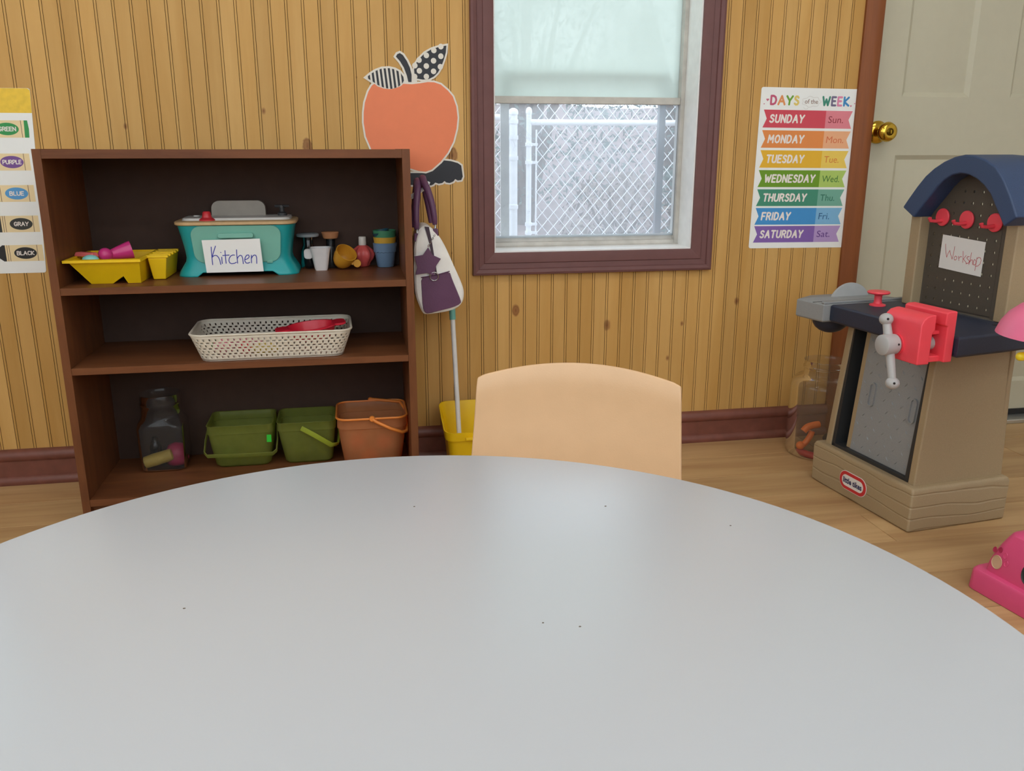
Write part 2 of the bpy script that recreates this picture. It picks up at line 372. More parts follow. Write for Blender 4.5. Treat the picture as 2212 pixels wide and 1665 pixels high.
c = N(t, 'ShaderNodeMixShader'); t.links.new(gs, c.inputs[0]); t.links.new(tr.outputs[0], c.inputs[1]); t.links.new(a.outputs[0], c.inputs[2]); t.links.new(c.outputs[0], o.inputs[0])
def casing_side(p0, p1, n0, n1):
    """profile swept from p0 to p1 (inner edge corners), mitred outwards along n0/n1"""
    pr = [(0,.002),(0,-.010),(.004,-.0125),(.028,-.0135),(.030,-.0105),(.044,-.0125),(.046,-.0175),(.055,-.0205),(.061,-.0185),(.0625,-.012),(.0625,.002)]
    return MB().loft([[(p0[0]+n0[0]*d, y, p0[1]+n0[1]*d) for d, y in pr], [(p1[0]+n1[0]*d, y, p1[1]+n1[1]*d) for d, y in pr]])
win = struct(empty('window_1', (0, 0, 0)))
cs = [(W0-.004, WZ0-.004), (W1+.004, WZ0-.004), (W1+.004, WZ1+.004), (W0-.004, WZ1+.004)]; cn = [(-1,-1),(1,-1),(1,1),(-1,1)]
for k in range(4): casing_side(cs[k], cs[(k+1) % 4], cn[k], cn[(k+1) % 4]).build('casing', 'casing_paint', win)
MB().box(W0-J, W0, -.004, .135, WZ0-J, WZ1+J).build('side_jamb', 'jamb_white', win, smooth=0)
MB().box(W1, W1+J, -.004, .135, WZ0-J, WZ1+J).build('side_jamb', 'jamb_white', win, smooth=0)
MB().box(W0, W1, -.004, .135, WZ1, WZ1+J).build('head_jamb', 'jamb_white', win, smooth=0)
MB().box(W0, W1, -.004, .135, WZ0-J, WZ0).build('sill', 'jamb_white', win, smooth=0)
MB().prism([(.085,WZ0),(.135,WZ0),(.135,.632),(.112,.634),(.110,.618),(.094,.616),(.092,.607)], W0, W1, 'x').build('bottom_rail', 'sash_alu', win, smooth=0)
MB().box(W0, W0+.007, .09, .13, WZ0, WZ1).build('frame_channel', 'sash_alu', win, bevel=.001)
MB().box(W1-.012, W1, .09, .13, WZ0, WZ1).build('frame_channel', 'sash_alu', win, bevel=.001)
MB().box(W0+.007, W1-.012, .092, .122, 1.004, 1.0235).build('meeting_rail', 'sash_alu', win, bevel=.0015)
MB().box(W0+.007, W1-.012, .104, .108, .628, 1.006).build('lower_pane', 'dirty_glass', win, smooth=0)
MB().box(W0+.007, W1-.012, .114, .118, 1.02, WZ1).build('upper_pane', 'frosted_film', win, smooth=0)
sf = empty('screen_frame', (0,0,0)); sf.parent = win
MB().box(.434, .459, .142, .152, .600, 1.098).build('stile', 'sash_alu', sf, bevel=.001)
MB().box(.912, .932, .142, .160, .600, 1.098).build('stile', 'stile_shaded', sf, bevel=.001)  # right stile stands in shade: that shade is put into its darker grey
MB().box(.434, .932, .142, .152, 1.080, 1.098).build('top_rail', 'sash_alu', sf, bevel=.001)
win2 = copy_tree(win); win2.name = 'window_2'; win2.location.x = W2DX
clear('window_glass', (245, 248, 248), .02, .02, (240, 245, 250), .2)
win3 = struct(empty('window_3', (0, 0, 0))); nm_ = 4; pw_ = (RW1-RW0)/nm_
for k in range(nm_ + 1): MB().box(RW0 + k*pw_ - (.0 if k == 0 else .025), RW0 + k*pw_ + (.0 if k == nm_ else .025), YB-.08, YB-.02, RZ0, RZ1).build('mullion', 'jamb_white', win3, bevel=.003)
for (a, b) in ((RZ0, RZ0+.05), (RZ1-.05, RZ1)): MB().box(RW0, RW1, YB-.08, YB-.02, a, b).build('frame_rail', 'jamb_white', win3, bevel=.003)
for k in range(nm_): MB().box(RW0 + k*pw_ + .02, RW0 + (k+1)*pw_ - .02, YB-.052, YB-.048, RZ0+.04, RZ1-.04).build('pane', 'window_glass', win3, smooth=0)

win4 = struct(empty('window_4', (0, 0, 0)))
for k in range(4): MB().box(XL-.08, XL-.02, LW0 + k*(LW1-LW0)/3 - (0 if k == 0 else .025), LW0 + k*(LW1-LW0)/3 + (0 if k == 3 else .025), LZ0, LZ1).build('mullion', 'jamb_white', win4, bevel=.003)
for (a, b) in ((LZ0, LZ0+.05), (LZ1-.05, LZ1)): MB().box(XL-.08, XL-.02, LW0, LW1, a, b).build('frame_rail', 'jamb_white', win4, bevel=.003)
for k in range(3): MB().box(XL-.052, XL-.048, LW0 + k*(LW1-LW0)/3 + .02, LW0 + (k+1)*(LW1-LW0)/3 - .02, LZ0+.04, LZ1-.04).build('pane', 'window_glass', win4, smooth=0)

# door with six panels, brass knob, threshold and stained casing
door = struct(empty('door_1', (0,0,0)))
dy0, dy1 = .028, .066
px = [(1.622, 1.846), (1.985, 2.212)]; pz = [(.13, .862), (1.030, 1.60), (1.69, 1.93)]
mb = MB(); zs = [.03] + [q for p in pz for q in p] + [DZ-.004]
mb.box(D0+.003, px[0][0], dy0, dy1, .03, DZ-.004); mb.box(px[0][1], px[1][0], dy0, dy1, .03, DZ-.004); mb.box(px[1][1], D1-.003, dy0, dy1, .03, DZ-.004)
for (a, b) in px:
    for k in range(0, len(zs), 2): mb.box(a, b, dy0, dy1, zs[k], zs[k+1])
mb.build('slab', 'door_paint', door, smooth=0)
for (a, b) in px:
    for (c, d) in pz:
        R4 = lambda i, y: [(a+i, y, c+i), (b-i, y, c+i), (b-i, y, d-i), (a+i, y, d-i)]
        MB().loft([R4(0, dy0), R4(.004, dy0+.003), R4(.013, dy0+.010), R4(.016, dy0+.010), R4(.045, dy0+.003)], cap0=False).build('panel', 'door_paint', door, smooth=20)
kb = MB(); kb.lathe([(.033, dy0), (.033, dy0-.004), (.028, dy0-.009), (.013, dy0-.012), (.011, dy0-.03), (.018, dy0-.036), (.0265, dy0-.044), (.0285, dy0-.055), (.025, dy0-.064), (.016, dy0-.068), (.012, dy0-.067)], 28, (1.553, 0, .9285), 'y')
kn_ = kb.build('knob', 'brass', door, smooth=50)
MB().lathe([(.0105, dy0-.0665), (.0105, dy0-.0685), (.0085, dy0-.0695)], 20, (1.553, 0, .9285), 'y').build('lock_button', 'brass_dark', kn_)
MB().box(1.5515, 1.5545, dy0-.073, dy0-.069, .9235, .9335).build('turn_tab', 'brass', kn_)
MB().box(D0, D1, -.03, .12, .0, .014).build('threshold', mat('alu', (205, 205, 200), .3, metal=.8), door, bevel=.003)
MB().box(D0+.003, D1-.003, dy0-.006, dy1+.004, .016, .034).build('door_sweep', 'black_plastic', door, bevel=.002)
for (a, b) in ((D0-.02, D0), (D1, D1+.02)): MB().box(a, b, -.002, .14, 0, DZ+.02).build('door_jamb', 'door_trim_wood', door, smooth=0)
MB().box(D0, D1, -.002, .14, DZ, DZ+.02).build('door_jamb', 'door_trim_wood', door, smooth=0)
tp = [(0,0),(0,-.012),(.006,-.0165),(.018,-.0185),(.03,-.017),(.034,-.0145),(.052,-.011),(.056,-.009),(.056,0)]
tr1 = struct(MB().prism([(D0-q[0]-.002, q[1]) for q in reversed(tp)], 0, DZ+.06, 'z').build('trim_1', 'door_trim_wood'))
tr2 = struct(MB().prism([(D1+q[0]+.002, q[1]) for q in tp], 0, DZ+.06, 'z').build('trim_2', 'door_trim_wood'))
struct(MB().prism([(q[1], DZ+q[0]+.002) for q in tp], D0-.002, D1+.002, 'x').build('trim_3', 'door_trim_wood'))

# ceiling fixtures
m, t, o = nt('lit_diffuser'); e = N(t, 'ShaderNodeEmission', Color=(1, .985, .955, 1), Strength=LAMP); t.links.new(e.outputs[0], o.inputs[0])
mat('fixture_white', (235, 235, 232), .5)
for (x, y, lb) in ((-.9, -1.55, 'white fluorescent ceiling light nearest the left window'), (1.25, -1.55, 'white fluorescent ceiling light nearest the door'), (-.9, -2.9, 'white fluorescent ceiling light at the rear left'), (1.25, -2.9, 'white fluorescent ceiling light at the rear right')):
    f = thing('ceiling_light', lb, 'lamp', (x, y, HT), 0, 'ceiling fluorescent fixtures')
    MB().box(-.62, .62, -.16, .16, -.03, 0).build('housing', 'fixture_white', f, bevel=.004)
    MB().loft([ring(rrect(1.2, .28, .02), -.0305), ring(rrect(1.17, .25, .02), -.055)]).build('diffuser', 'lit_diffuser', f)

# ------------------------------------------------------------------ outside
mat('leaf_litter', (112, 96, 94), .9, var=.4, vs=14, bump=.6, bs=30); mat('galvanized', (232, 235, 240), .45)
mat('bush_leaf', (74, 90, 84), .7, var=.3, vs=6); mat('bush_leaf_dry', (116, 104, 96), .75, var=.3, vs=6); mat('bark', (96, 84, 76), .9, var=.3, bump=.5, bs=60)
gv = []; NX, NY = 40, 54
for j in range(NY + 1):
    for i_ in range(NX + 1):
        x = -9 + i_*.5; yy = -8.24 + j*.42; z = -.22 + max(0, yy - 2.6)*.16 + .05*math.sin(x*1.7 + yy)*min(1, max(0, yy - 1.8)) + random.uniform(-.008, .008)
        gv.append((x, yy, z))
gr = MB().add(gv, [(j*(NX+1)+k, j*(NX+1)+k+1, (j+1)*(NX+1)+k+1, (j+1)*(NX+1)+k) for j in range(NY) for k in range(NX)]).build('ground', 'leaf_litter'); struct(gr)
def pole(name, x, y, z0, z1, r, parent, capr=0):
    p = [(r, z0), (r, z1)]
    if capr: p += [(capr, z1), (capr, z1+.012), (capr*.8, z1+.022), (capr*.3, z1+.028)]
    return MB().lathe(p, 14, (x, y, 0)).build(name, 'galvanized', parent, smooth=40)
FY = 1.6; DW, DH = .0274, .0635
zig = []; nz = 40
for k in range(nz + 1): zig.append(((-1)**k*DW/2, (-1)**k*.0022, -.17 + k*DH/2))
wmesh = MB().tube(zig, .0023, 5)
gate = thing('chain_link_gate', 'galvanized chain link gate with thin round frame outside the window', 'gate', (0, FY, 0))
pole('gate_post', .814, 0, -.16, 1.035, .0125, gate, .0145); pole('gate_post', 2.9, 0, -.16, 1.035, .0125, gate, .0145)
MB().tube([(.82, 0, .997), (2.9, 0, .997)], .0135, 14).build('top_rail', 'galvanized', gate); MB().tube([(.82, 0, -.13), (2.9, 0, -.13)], .0135, 14).build('bottom_rail', 'galvanized', gate)
MB().box(.846, .852, -.004, .004, -.12, .965).build('tension_bar', 'galvanized', gate)
for z in (.9, .82, .5, .56-.02, .1): MB().lathe([(.0165, z-.008), (.0165, z+.008)], 14, (.814, 0, 0)).box(.82, .855, -.006, .006, z-.006, z+.006).build('clamp', 'galvanized', gate)
wp = None; x = .852 + DW/2; k = 0
while x < 2.9:
    if wp is None: wp = wmesh.build('wire', 'galvanized', gate, smooth=0); o = wp
    else: o = wp.copy(); COL.objects.link(o)
    o.location = (x, 0, (k % 2)*DH/2 - .0); k += 1; x += DW
fence = thing('chain_link_fence', 'galvanized chain link fence section left of the gate post', 'fence', (0, FY, 0))
pole('terminal_post', .742, 0, -.22, 1.03, .019, fence, .0225)
pole('line_post', -1.4, 0, -.22, 1.0, .017, fence, .02)
MB().tube([(-1.45, 0, 1.018), (.735, 0, 1.018)], .0135, 14).build('top_rail', 'galvanized', fence)
for z in (1.0, .93, .84, .62, .3, 0): MB().lathe([(.0225, z-.009), (.0225, z+.009)], 14, (.742, 0, 0)).build('clamp', 'galvanized', fence)
x = .70; k = 0
while x > -1.4:
    o = wp.copy(); COL.objects.link(o); o.parent = fence; o.location = (x, 0, (k % 2)*DH/2); k += 1; x -= DW
def bush(label, x, y, w, h, n, leafm, seed):
    rnd = random.Random(seed); zb = -.22 + max(0, y - 2.6)*.16 - .03
    t_ = thing('bush', label, 'bush', (x, y, zb), 0, 'bushes beyond the fence'); st = MB(); lf = MB()
    for k in range(7):
        a = rnd.uniform(0, 6.28); d = rnd.uniform(.1, .45)*w
        st.tube([(0, 0, 0), (.4*d*math.cos(a), .4*d*math.sin(a), h*.45), (d*math.cos(a), d*math.sin(a), h*rnd.uniform(.7, 1))], [.03*h, .018*h, .006*h], 6)
    st.build('stem', 'bark', t_)
    for k in range(n):
        a = rnd.uniform(0, 6.28); u = rnd.random()**.5; zz = rnd.uniform(.12, 1); rad = w*.55*u*math.sin(math.pi*min(1, .2+zz*.75))**.5
        c = Vector((rad*math.cos(a), rad*math.sin(a), h*zz)); e = Vector((rnd.uniform(-1,1), rnd.uniform(-1,1), rnd.uniform(-1,1))).normalized(); f_ = e.orthogonal().normalized(); s_ = rnd.uniform(.018, .042)
        lf.add([c - e*s_, c + f_*s_*.45, c + e*s_, c - f_*s_*.45], [(0,1,2,3)])
    lf.build('foliage', leafm, t_, smooth=0, recalc=False)
for q in (('tall grey green bush behind the gate beside the post', 1.5, 5.2, 1.7, 2.3, 2600, 'bush_leaf', 1), ('wide grey green bush farther back behind the gate', 3.3, 6.2, 2.2, 2.6, 3000, 'bush_leaf', 2), ('low dry brown bush close behind the gate', 1.95, 3.9, .8, .75, 1000, 'bush_leaf_dry', 3),
          ('tall bush behind the chain link fence section', -1.3, 6.0, 2.2, 2.6, 2600, 'bush_leaf', 4), ('large bush at the right edge of the window view', 6.4, 7.4, 2.4, 2.9, 2600, 'bush_leaf', 5), ('small green bush low behind the gate mesh', 2.7, 4.4, .8, .7, 1000, 'bush_leaf', 6)):
    bush(*q)

# ------------------------------------------------------------------ table
tb = thing('round_table', 'round table with glossy white laminate top filling the foreground', 'table', (.021, -1.90, 0))
TR, TZ = .457, .535
MB().lathe([(.001, TZ-.024), (TR-.006, TZ-.024), (TR-.002, TZ-.0215), (TR-.002, TZ-.003), (TR-.003, TZ-.001), (TR-.006, TZ), (.001, TZ)], 160).build('tabletop', 'table_laminate', tb, smooth=40)
MB().lathe([(TR-.0018, TZ-.0215), (TR, TZ-.0205), (TR, TZ-.0042), (TR-.0018, TZ-.0032)], 160, cap0=False, cap1=False).build('edge_band', 'table_edge', tb, smooth=40)
for k in range(4):
    a = R(45 + 90*k); x, y = .3*math.cos(a), .3*math.sin(a)
    lg = MB().lathe([(.016, .02), (.016, .3), (.02, .302), (.02, TZ-.03)], 16, (x, y, 0)).build('leg', 'chrome', tb)
    MB().lathe([(.018, 0), (.022, .004), (.02, .022), (.016, .03)], 16, (x, y, 0)).build('foot', 'black_plastic', lg)
    MB().box(x-.04, x+.04, y-.04, y+.04, TZ-.03, TZ-.0245).build('mounting_plate', 'chrome', tb)

SPECKS = ((-.1643, .1359, .0009), (.1068, .0646, .0007), (.133, .0544, .0008), (.0269, .302, .0008), (.2159, .2683, .0009), (.3199, .2022, .0008))
mat('speck_brown', (96, 84, 72), .7)
for (x, y, r_) in SPECKS: MB().lathe([(r_, TZ), (r_*.8, TZ+.0003)], 8, (x, y, 0), sx=1.3).build('speck', 'speck_brown', tb, smooth=0)

# ------------------------------------------------------------------ chair
ch = thing('stacking_chair', 'small tan plastic chair with curved backrest tucked at the white table', 'chair', (.312, -1.229, 0), R(-20.38))
def back_pt(s, t_):
    """s -1..1 across, t 0..1 up"""
    crown = .0215*(1 - s*s)**1.0
    hw = .1497 + .012*(1 - t_) 
    z = .31 + (.2435 + crown)*t_ - (.002*max(0, abs(s)-.93)/.07 if t_ > .97 else 0)
    y = .021*(1 - s*s) - .055*(1 - t_)**1.6
    y += .006*max(0, (t_ - .88)/.12)**2
    return (s*hw, y, z)
mb = MB(); NS, NT = 28, 18
mb.add([back_pt(-1 + 2*i_/NS, j/NT) for j in range(NT+1) for i_ in range(NS+1)], [(j*(NS+1)+k, j*(NS+1)+k+1, (j+1)*(NS+1)+k+1, (j+1)*(NS+1)+k) for j in range(NT) for k in range(NS)])
mb.build('backrest', 'chair_plastic', ch, smooth=60, solid=.007, bevel=.0025, seg=2)
def seat_pt(s, t_):
    y = -.055 - .275*t_; z = .305 - .02*math.sin(math.pi*min(1, t_*1.1))*(1 - .6*s*s) - (.03*max(0, (t_-.85)/.15)**2) - .012*(1-t_)**4*-1
    return (s*(.155 - .012*t_), y, z)
mb = MB(); mb.add([seat_pt(-1 + 2*i_/NS, j/NT) for j in range(NT+1) for i_ in range(NS+1)], [(j*(NS+1)+k, j*(NS+1)+k+1, (j+1)*(NS+1)+k+1, (j+1)*(NS+1)+k) for j in range(NT) for k in range(NS)])
mb.build('seat', 'chair_plastic', ch, smooth=60, solid=.006)
for sx in (-1, 1):
    for (y0, y1) in ((-.10, -.045), (-.27, -.305)):
        lg = MB().tube([(sx*.11, y0, .272), (sx*.135, (y0+y1)/2, .2), (sx*.15, y1, .012)], .0095, 12).build('leg', 'chrome', ch)
        MB().lathe([(.012, 0), (.0135, .006), (.0125, .03)], 12, (sx*.15, y1, 0)).build('glide', 'black_plastic', lg)
MB().tube([(-.11, -.10, .274), (.11, -.10, .274)], .008, 10).build('crossbar', 'chrome', ch)
MB().tube([(-.11, -.27, .274), (.11, -.27, .274)], .008, 10).build('crossbar', 'chrome', ch)

# ------------------------------------------------------------------ bookcase
SX0, SX1, SY0, SY1, SH, ST = -.675, .1406, -.32, -.0245, .8806, .0185
Z1, Z2, Z3 = .576, .389, .061
bc = thing('bookcase', 'dark brown laminate bookcase with three open shelves against the panelling', 'bookcase', (0, 0, 0))
for (a, b) in ((SX0, SX0+ST), (SX1-ST, SX1)): MB().box(a, b, SY0, SY1, 0, SH).build('side_panel', 'bookcase_brown_upright', bc, bevel=.0006, seg=1)
MB().box(SX0+ST, SX1-ST, SY0, SY1, SH-.0205, SH-.001).build('top_panel', 'bookcase_brown', bc, bevel=.0006, seg=1)
for z, n, th in ((Z1, 'shelf', .0165), (Z2, 'shelf', .0165), (Z3, 'bottom_shelf', .0175)): MB().box(SX0+ST, SX1-ST, SY0+.001, SY1-.004, z-th, z).build(n, 'bookcase_brown', bc, bevel=.0006, seg=1)
MB().box(SX0+ST, SX1-ST, SY0+.02, SY0+.035, 0, Z3-.0175).build('kick_plate', 'bookcase_brown', bc, smooth=0)
MB().box(SX0+ST, SX1-ST, SY1-.004, SY1, 0, SH-.0205).build('back_panel', 'bookcase_back', bc, smooth=0)

# ------------------------------------------------------------------ yellow tray and its toys
mat('yellow_plastic', (238, 196, 18), .35, var=.02); mat('magenta_plastic', (206, 56, 128), .35); mat('coral_plastic', (226, 110, 110), .4); mat('mint_plastic', (140, 210, 205), .4)
ty = thing('sand_tray', 'yellow plastic scoop tray with slanted end at the left of the upper shelf', 'tray', (0, 0, 0))
def yf(z): return -.258 - (z - Z1)*.45
def yb(z): return -.12 + (z - Z1)*.5
B = [(-.642, Z1+.055), (-.605, Z1+.0012), (-.558, Z1+.0012), (-.531, Z1+.019), (-.524, Z1+.0012), (-.496, Z1+.0012), (-.490, Z1+.055)]
n = len(B); vs = [(x, yf(z), z) for x, z in B] + [(x, yb(z), z) for x, z in B]
MB().add(vs, [(k, k+1, k+1+n, k+n) for k in range(n-1)] + [tuple(range(n)), tuple(range(2*n-1, n-1, -1))]).build('basin', 'yellow_plastic', ty, smooth=0, solid=.002)
zt = Z1 + .055
def rimring(o_): return [(-.644-o_, yf(zt)-o_), (-.490+o_*.6, yf(zt)-o_), (-.490+o_*.6, yb(zt)+o_), (-.644-o_, yb(zt)+o_)]
MB().loft([ring(rimring(0), zt-.001), ring(rimring(.009), zt-.002), ring(rimring(.009), zt+.004), ring(rimring(0), zt+.005), ring(rimring(0), zt-.001)], False, False).build('rim', 'yellow_plastic', ty, smooth=0)
mb = MB(); mb.loft([[(-.477,-.214,Z1+.001),(-.449,-.214,Z1+.001),(-.447,-.09,Z1+.001),(-.477,-.09,Z1+.001)], [(-.484,-.222,Z1+.053),(-.441,-.222,Z1+.053),(-.439,-.082,Z1+.053),(-.484,-.082,Z1+.053)]])
sd = mb.build('side_caddy', 'yellow_plastic', ty, smooth=0, bevel=.002)
for y in (-.218, -.184, -.15, -.116, -.084): MB().box(-.488, -.437, y-.005, y+.005, Z1+.053, Z1+.060).build('rib', 'yellow_plastic', sd, bevel=.0015)
sc_ = thing('toy_scoop', 'magenta toy scoop lying in the yellow tray', 'toy', (-.575, -.185, Z1+.055), R(18))
MB().ball((-.012, -.012, .006), .0165, 18, 10).build('bowl', 'magenta_plastic', sc_, smooth=80)
mb = MB(); mb.M = Matrix.Rotation(R(78), 4, 'Y'); mb.lathe([(.011, 0), (.016, .02), (.021, .045), (.0215, .05), (.019, .05), (.014, .02), (.008, .004)], 20, (-.004, 0, 0)); mb.build('handle', 'magenta_plastic', sc_, smooth=40)
tag(MB().loft([ring([(-.652,-.205),(-.60,-.235),(-.592,-.215),(-.64,-.188)], zt+.0045), ring([(-.648,-.204),(-.604,-.231),(-.597,-.216),(-.638,-.192)], zt+.014)]).build('toy_wedge', 'coral_plastic', bevel=.002), 'flat coral toy wedge poking out of the yellow tray', 'toy')
tag(MB().ball((-.608, -.232, zt-.001), .014, 16, 9, 1.35, 1, .8).build('toy_egg', 'mint_plastic', smooth=80), 'pale mint toy egg half in the yellow tray', 'toy')

# ------------------------------------------------------------------ toy kitchen
mat('turquoise', (24, 158, 160), .38, var=.02); mat('pale_teal', (118, 178, 160), .42, var=.02); mat('maple_trim', (214, 178, 130), .45, var=.06, vs=80); mat('sink_white', (214, 210, 204), .4)
mat('warm_grey', (168, 158, 146), .5); mat('toy_red', (214, 54, 62), .35); mat('dark_grey', (62, 62, 64), .3)
tk = thing('toy_kitchen', 'turquoise toy kitchen with pale teal oven door and red knob', 'toy kitchen', (-.283, -.104, Z1))
prof = [(.290,.162,.034,0),(.290,.162,.034,.003),(.286,.158,.034,.010),(.272,.148,.034,.022),(.257,.139,.034,.034),(.253,.136,.034,.044),(.256,.138,.034,.06),(.268,.144,.034,.095),(.281,.150,.034,.126)]
rings = []
for k, (w, d, r, z) in enumerate(prof):
    pts = rrect(w, d, r, 6); full = []
    for q in range(len(pts)):       # extra points along the sides so that the arch between the feet has a shape
        p0, p1 = pts[q], pts[(q+1) % len(pts)]; full.append(p0)
        if (Vector(p0) - Vector(p1)).length > .05:
            for u in range(1, 16): full.append((p0[0] + (p1[0]-p0[0])*u/16, p0[1] + (p1[1]-p0[1])*u/16))
    def arch(x): a = abs(x); return .0105 if a < .083 else (.0105*(1 - (a-.083)/.014) if a < .097 else 0)
    rings.append([(x, y, z + (arch(x)*(1 - z/.03) if z < .03 else 0)) for x, y in full])
MB().loft(rings, False, True).build('body', 'turquoise', tk, smooth=50, solid=.002, off=-1)
MB().loft([ring(rrect(.286, .155, .036, 6), .124), ring(rrect(.292, .161, .038, 6), .126), ring(rrect(.292, .161, .038, 6), .132), ring(rrect(.286, .155, .036, 6), .134)]).build('countertop', 'maple_trim', tk, smooth=50)
MB().loft([ring(rrect(.262, .118, .02, 5, 0, .012), .134), ring(rrect(.258, .114, .02, 5, 0, .012), .1395)]).build('sink_top', 'sink_white', tk, smooth=40)
MB().prism([(p[0]-.002, max(p[1], 0) + .138) for p in rrect(.134, .078, .02, 6)], .040, .056).build('back_panel', 'warm_grey', tk, bevel=.003)
MB().lathe([(.019, .134), (.019, .137), (.0115, .142), (.0098, .154), (.007, .1565)], 20, (-.068, -.045, 0)).build('knob', 'toy_red', tk, smooth=40)
fa = MB().lathe([(.012, .139), (.012, .146), (.006, .150), (.006, .163)], 14, (.108, .02, 0)).tube([(.09, .02, .163), (.126, .02, .163)], .0035, 8).tube([(.108, .005, .163), (.108, .036, .163)], .0035, 8).build('faucet', 'dark_grey', tk)
MB().lathe([(.008, .1395), (.008, .142)], 14, (-.105, .03, 0)).build('burner_button', 'sink_white', tk)
dp = []
for (x, z) in rrect(.216, .090, .024, 6, .0015, .078): dp.append((x*(1 - .06*(.122 - z)/.09), z))
mb = MB(); mb.loft([[(x, -.0705 - (z-.05)*.078 + .001, z) for x, z in dp], [(x, -.0745 - (z-.05)*.078, z) for x, z in dp]])
dr = mb.build('oven_door', 'pale_teal', tk, bevel=.0012)
hb = [(x, z) for x, z in rrect(.084, .012, .005, 4, .0015, .100)]
MB().prism(hb, -.0765, -.090).build('handle', 'pale_teal', dr, bevel=.002)
for x in (-.072, .077): MB().box(x-.007, x+.007, -.0755, -.069, .030, .037).build('hinge', 'pale_teal', dr, bevel=.001)
kc = thing('paper_sign', 'white card reading Kitchen in blue handwriting on the toy kitchen', 'sign', (-.2893, -.1975, Z1+.0117), R(0))
kc.rotation_euler = (R(-3.5), 0, 0)
MB().prism([(-.0665, .0), (.0685, .0005), (.0645, .0805), (-.0725, .079)], 0, .0005).build('card', 'paper', kc, smooth=0)
K = [[(738,825),(741,890),(747,970),(753,1040),(760,1100)], [(805,812),(790,860),(772,910),(752,985)], [(752,985),(775,963),(800,955),(830,962),(855,990),(873,1030),(890,1100)],
     [(905,985),(908,1035),(914,1085)], [(889,911),(893,914)], [(958,885),(962,940),(968,1010),(975,1083)], [(922,961),(970,957),(1025,955)],
     [(1113,957),(1085,955),(1050,970),(1026,1005),(1020,1045),(1035,1078),(1065,1092),(1110,1086),(1140,1070)],
     [(1145,875),(1147,930),(1153,1010),(1160,1085)], [(1155,1015),(1175,980),(1203,962),(1227,970),(1243,1010),(1252,1095)],
     [(1275,1032),(1310,1024),(1340,1005),(1350,980),(1335,958),(1305,965),(1280,1005),(1277,1055),(1300,1086),(1330,1088),(1357,1076)],
     [(1385,965),(1383,1020),(1385,1085)], [(1385,1015),(1405,980),(1432,962),(1457,968),(1469,1005),(1471,1095)]]
def kmap(px_, py_):
    v_ = (py_ - 710)/516; return ((px_ - 590 - 40*v_)/ (930 - 8*v_)*.1355 - .0715, .080*(1 - v_))
mat('blue_ink', (52, 58, 158), .6)
mb = MB(); strokes(mb, [[kmap(*q) for q in l] for l in K], .0021, lambda x, z, h: (x, -h, z)); mb.build('lettering', 'blue_ink', kc, smooth=0, recalc=False)

# ------------------------------------------------------------------ small toys on the right of the upper shelf
clear('smoke_clear', (150, 155, 160), .08, .05, (120, 125, 130)); clear('clear_plastic', (228, 230, 232), .06, .05, (235, 235, 235), .24)
mat('lid_grey', (150, 155, 158), .4); mat('cork_tan', (190, 130, 88), .6); mat('cup_white', (222, 216, 214), .35); mat('mustard', (208, 146, 42), .4); mat('flower_coral', (222, 92, 88), .4, bump=.4, bs=160)
mat('cap_white', (222, 214, 204), .45); mat('cup_blue', (110, 138, 168), .45); mat('cup_yellow', (216, 168, 60), .45); mat('cup_green', (70, 140, 104), .45); mat('cup_teal', (30, 74, 88), .4); mat('peppercorn', (40, 34, 30), .7)
s1 = thing('toy_shaker', 'dark clear toy spice shaker with flat grey lid', 'toy', (-.116, -.062, Z1))
MB().lathe([(.019, 0), (.021, .003), (.021, .045), (.017, .056), (.014, .062), (.014, .082), (.016, .083)], 24, cap1=False).build('bottle', 'smoke_clear', s1, smooth=50)
MB().lathe([(.028, .083), (.029, .0845), (.029, .089), (.026, .091)], 28).build('lid', 'lid_grey', s1, smooth=50)
s2 = thing('toy_grinder', 'clear toy pepper grinder with tan cork top', 'toy', (-.058, -.058, Z1))
MB().lathe([(.018, 0), (.019, .003), (.018, .035), (.011, .048), (.010, .076)], 22, cap1=False).build('bottle', 'clear_plastic', s2, smooth=50)
mb = MB()
for k in range(5): mb.lathe([(.0115, .056+k*.004), (.0122, .0575+k*.004), (.0115, .059+k*.004)], 18)
mb.build('screw_thread', 'smoke_clear', s2, smooth=50)
MB().lathe([(.018, .077), (.0195, .080), (.0228, .0925), (.0215, .094)], 26).build('cork', 'cork_tan', s2, smooth=50)
cw = thing('toy_cup', 'white square toy cup with flat tab handle', 'cup', (-.0838, -.105, Z1))
rg = [ring(rrect(.030, .028, .007), 0), ring(rrect(.034, .032, .009), .006), ring(rrect(.047, .044, .012), .045), ring(rrect(.054, .050, .013), .0585), ring(rrect(.050, .046, .012), .0585), ring(rrect(.044, .041, .011), .045), ring(rrect(.03, .028, .007), .008)]
MB().loft(rg).build('bowl', 'cup_white', cw, smooth=50)
MB().prism([(p[0]-.0315, p[1]+.042) for p in rrect(.022, .026, .008, 5)], -.004, .004).build('handle', 'cup_white', cw, bevel=.002)
cm_ = thing('toy_mug', 'mustard toy cup tipped on its side with round tab handle', 'cup', (-.026, -.105, Z1+.0295))
mb = MB(); mb.M = Matrix.Rotation(R(38), 4, 'X') @ Matrix.Rotation(R(24), 4, 'Y')
pr_ = [(.010, -.026), (.018, -.022), (.024, -.012), (.0275, .004), (.0285, .022), (.0265, .022), (.0255, .004), (.021, -.012), (.010, -.020)]
mb.lathe(pr_, 28); mb.build('bowl', 'mustard', cm_, smooth=50)
mb = MB(); mb.M = Matrix.Translation((.0345, -.014, -.013)) @ Matrix.Rotation(R(-14), 4, 'Y'); mb.lathe([(.0095, -.003), (.0105, -.001), (.0105, .001), (.0095, .003)], 22, (0, 0, 0), 'y').box(-.014, -.004, -.002, .002, .0, .008); mb.build('handle', 'mustard', cm_, smooth=40)
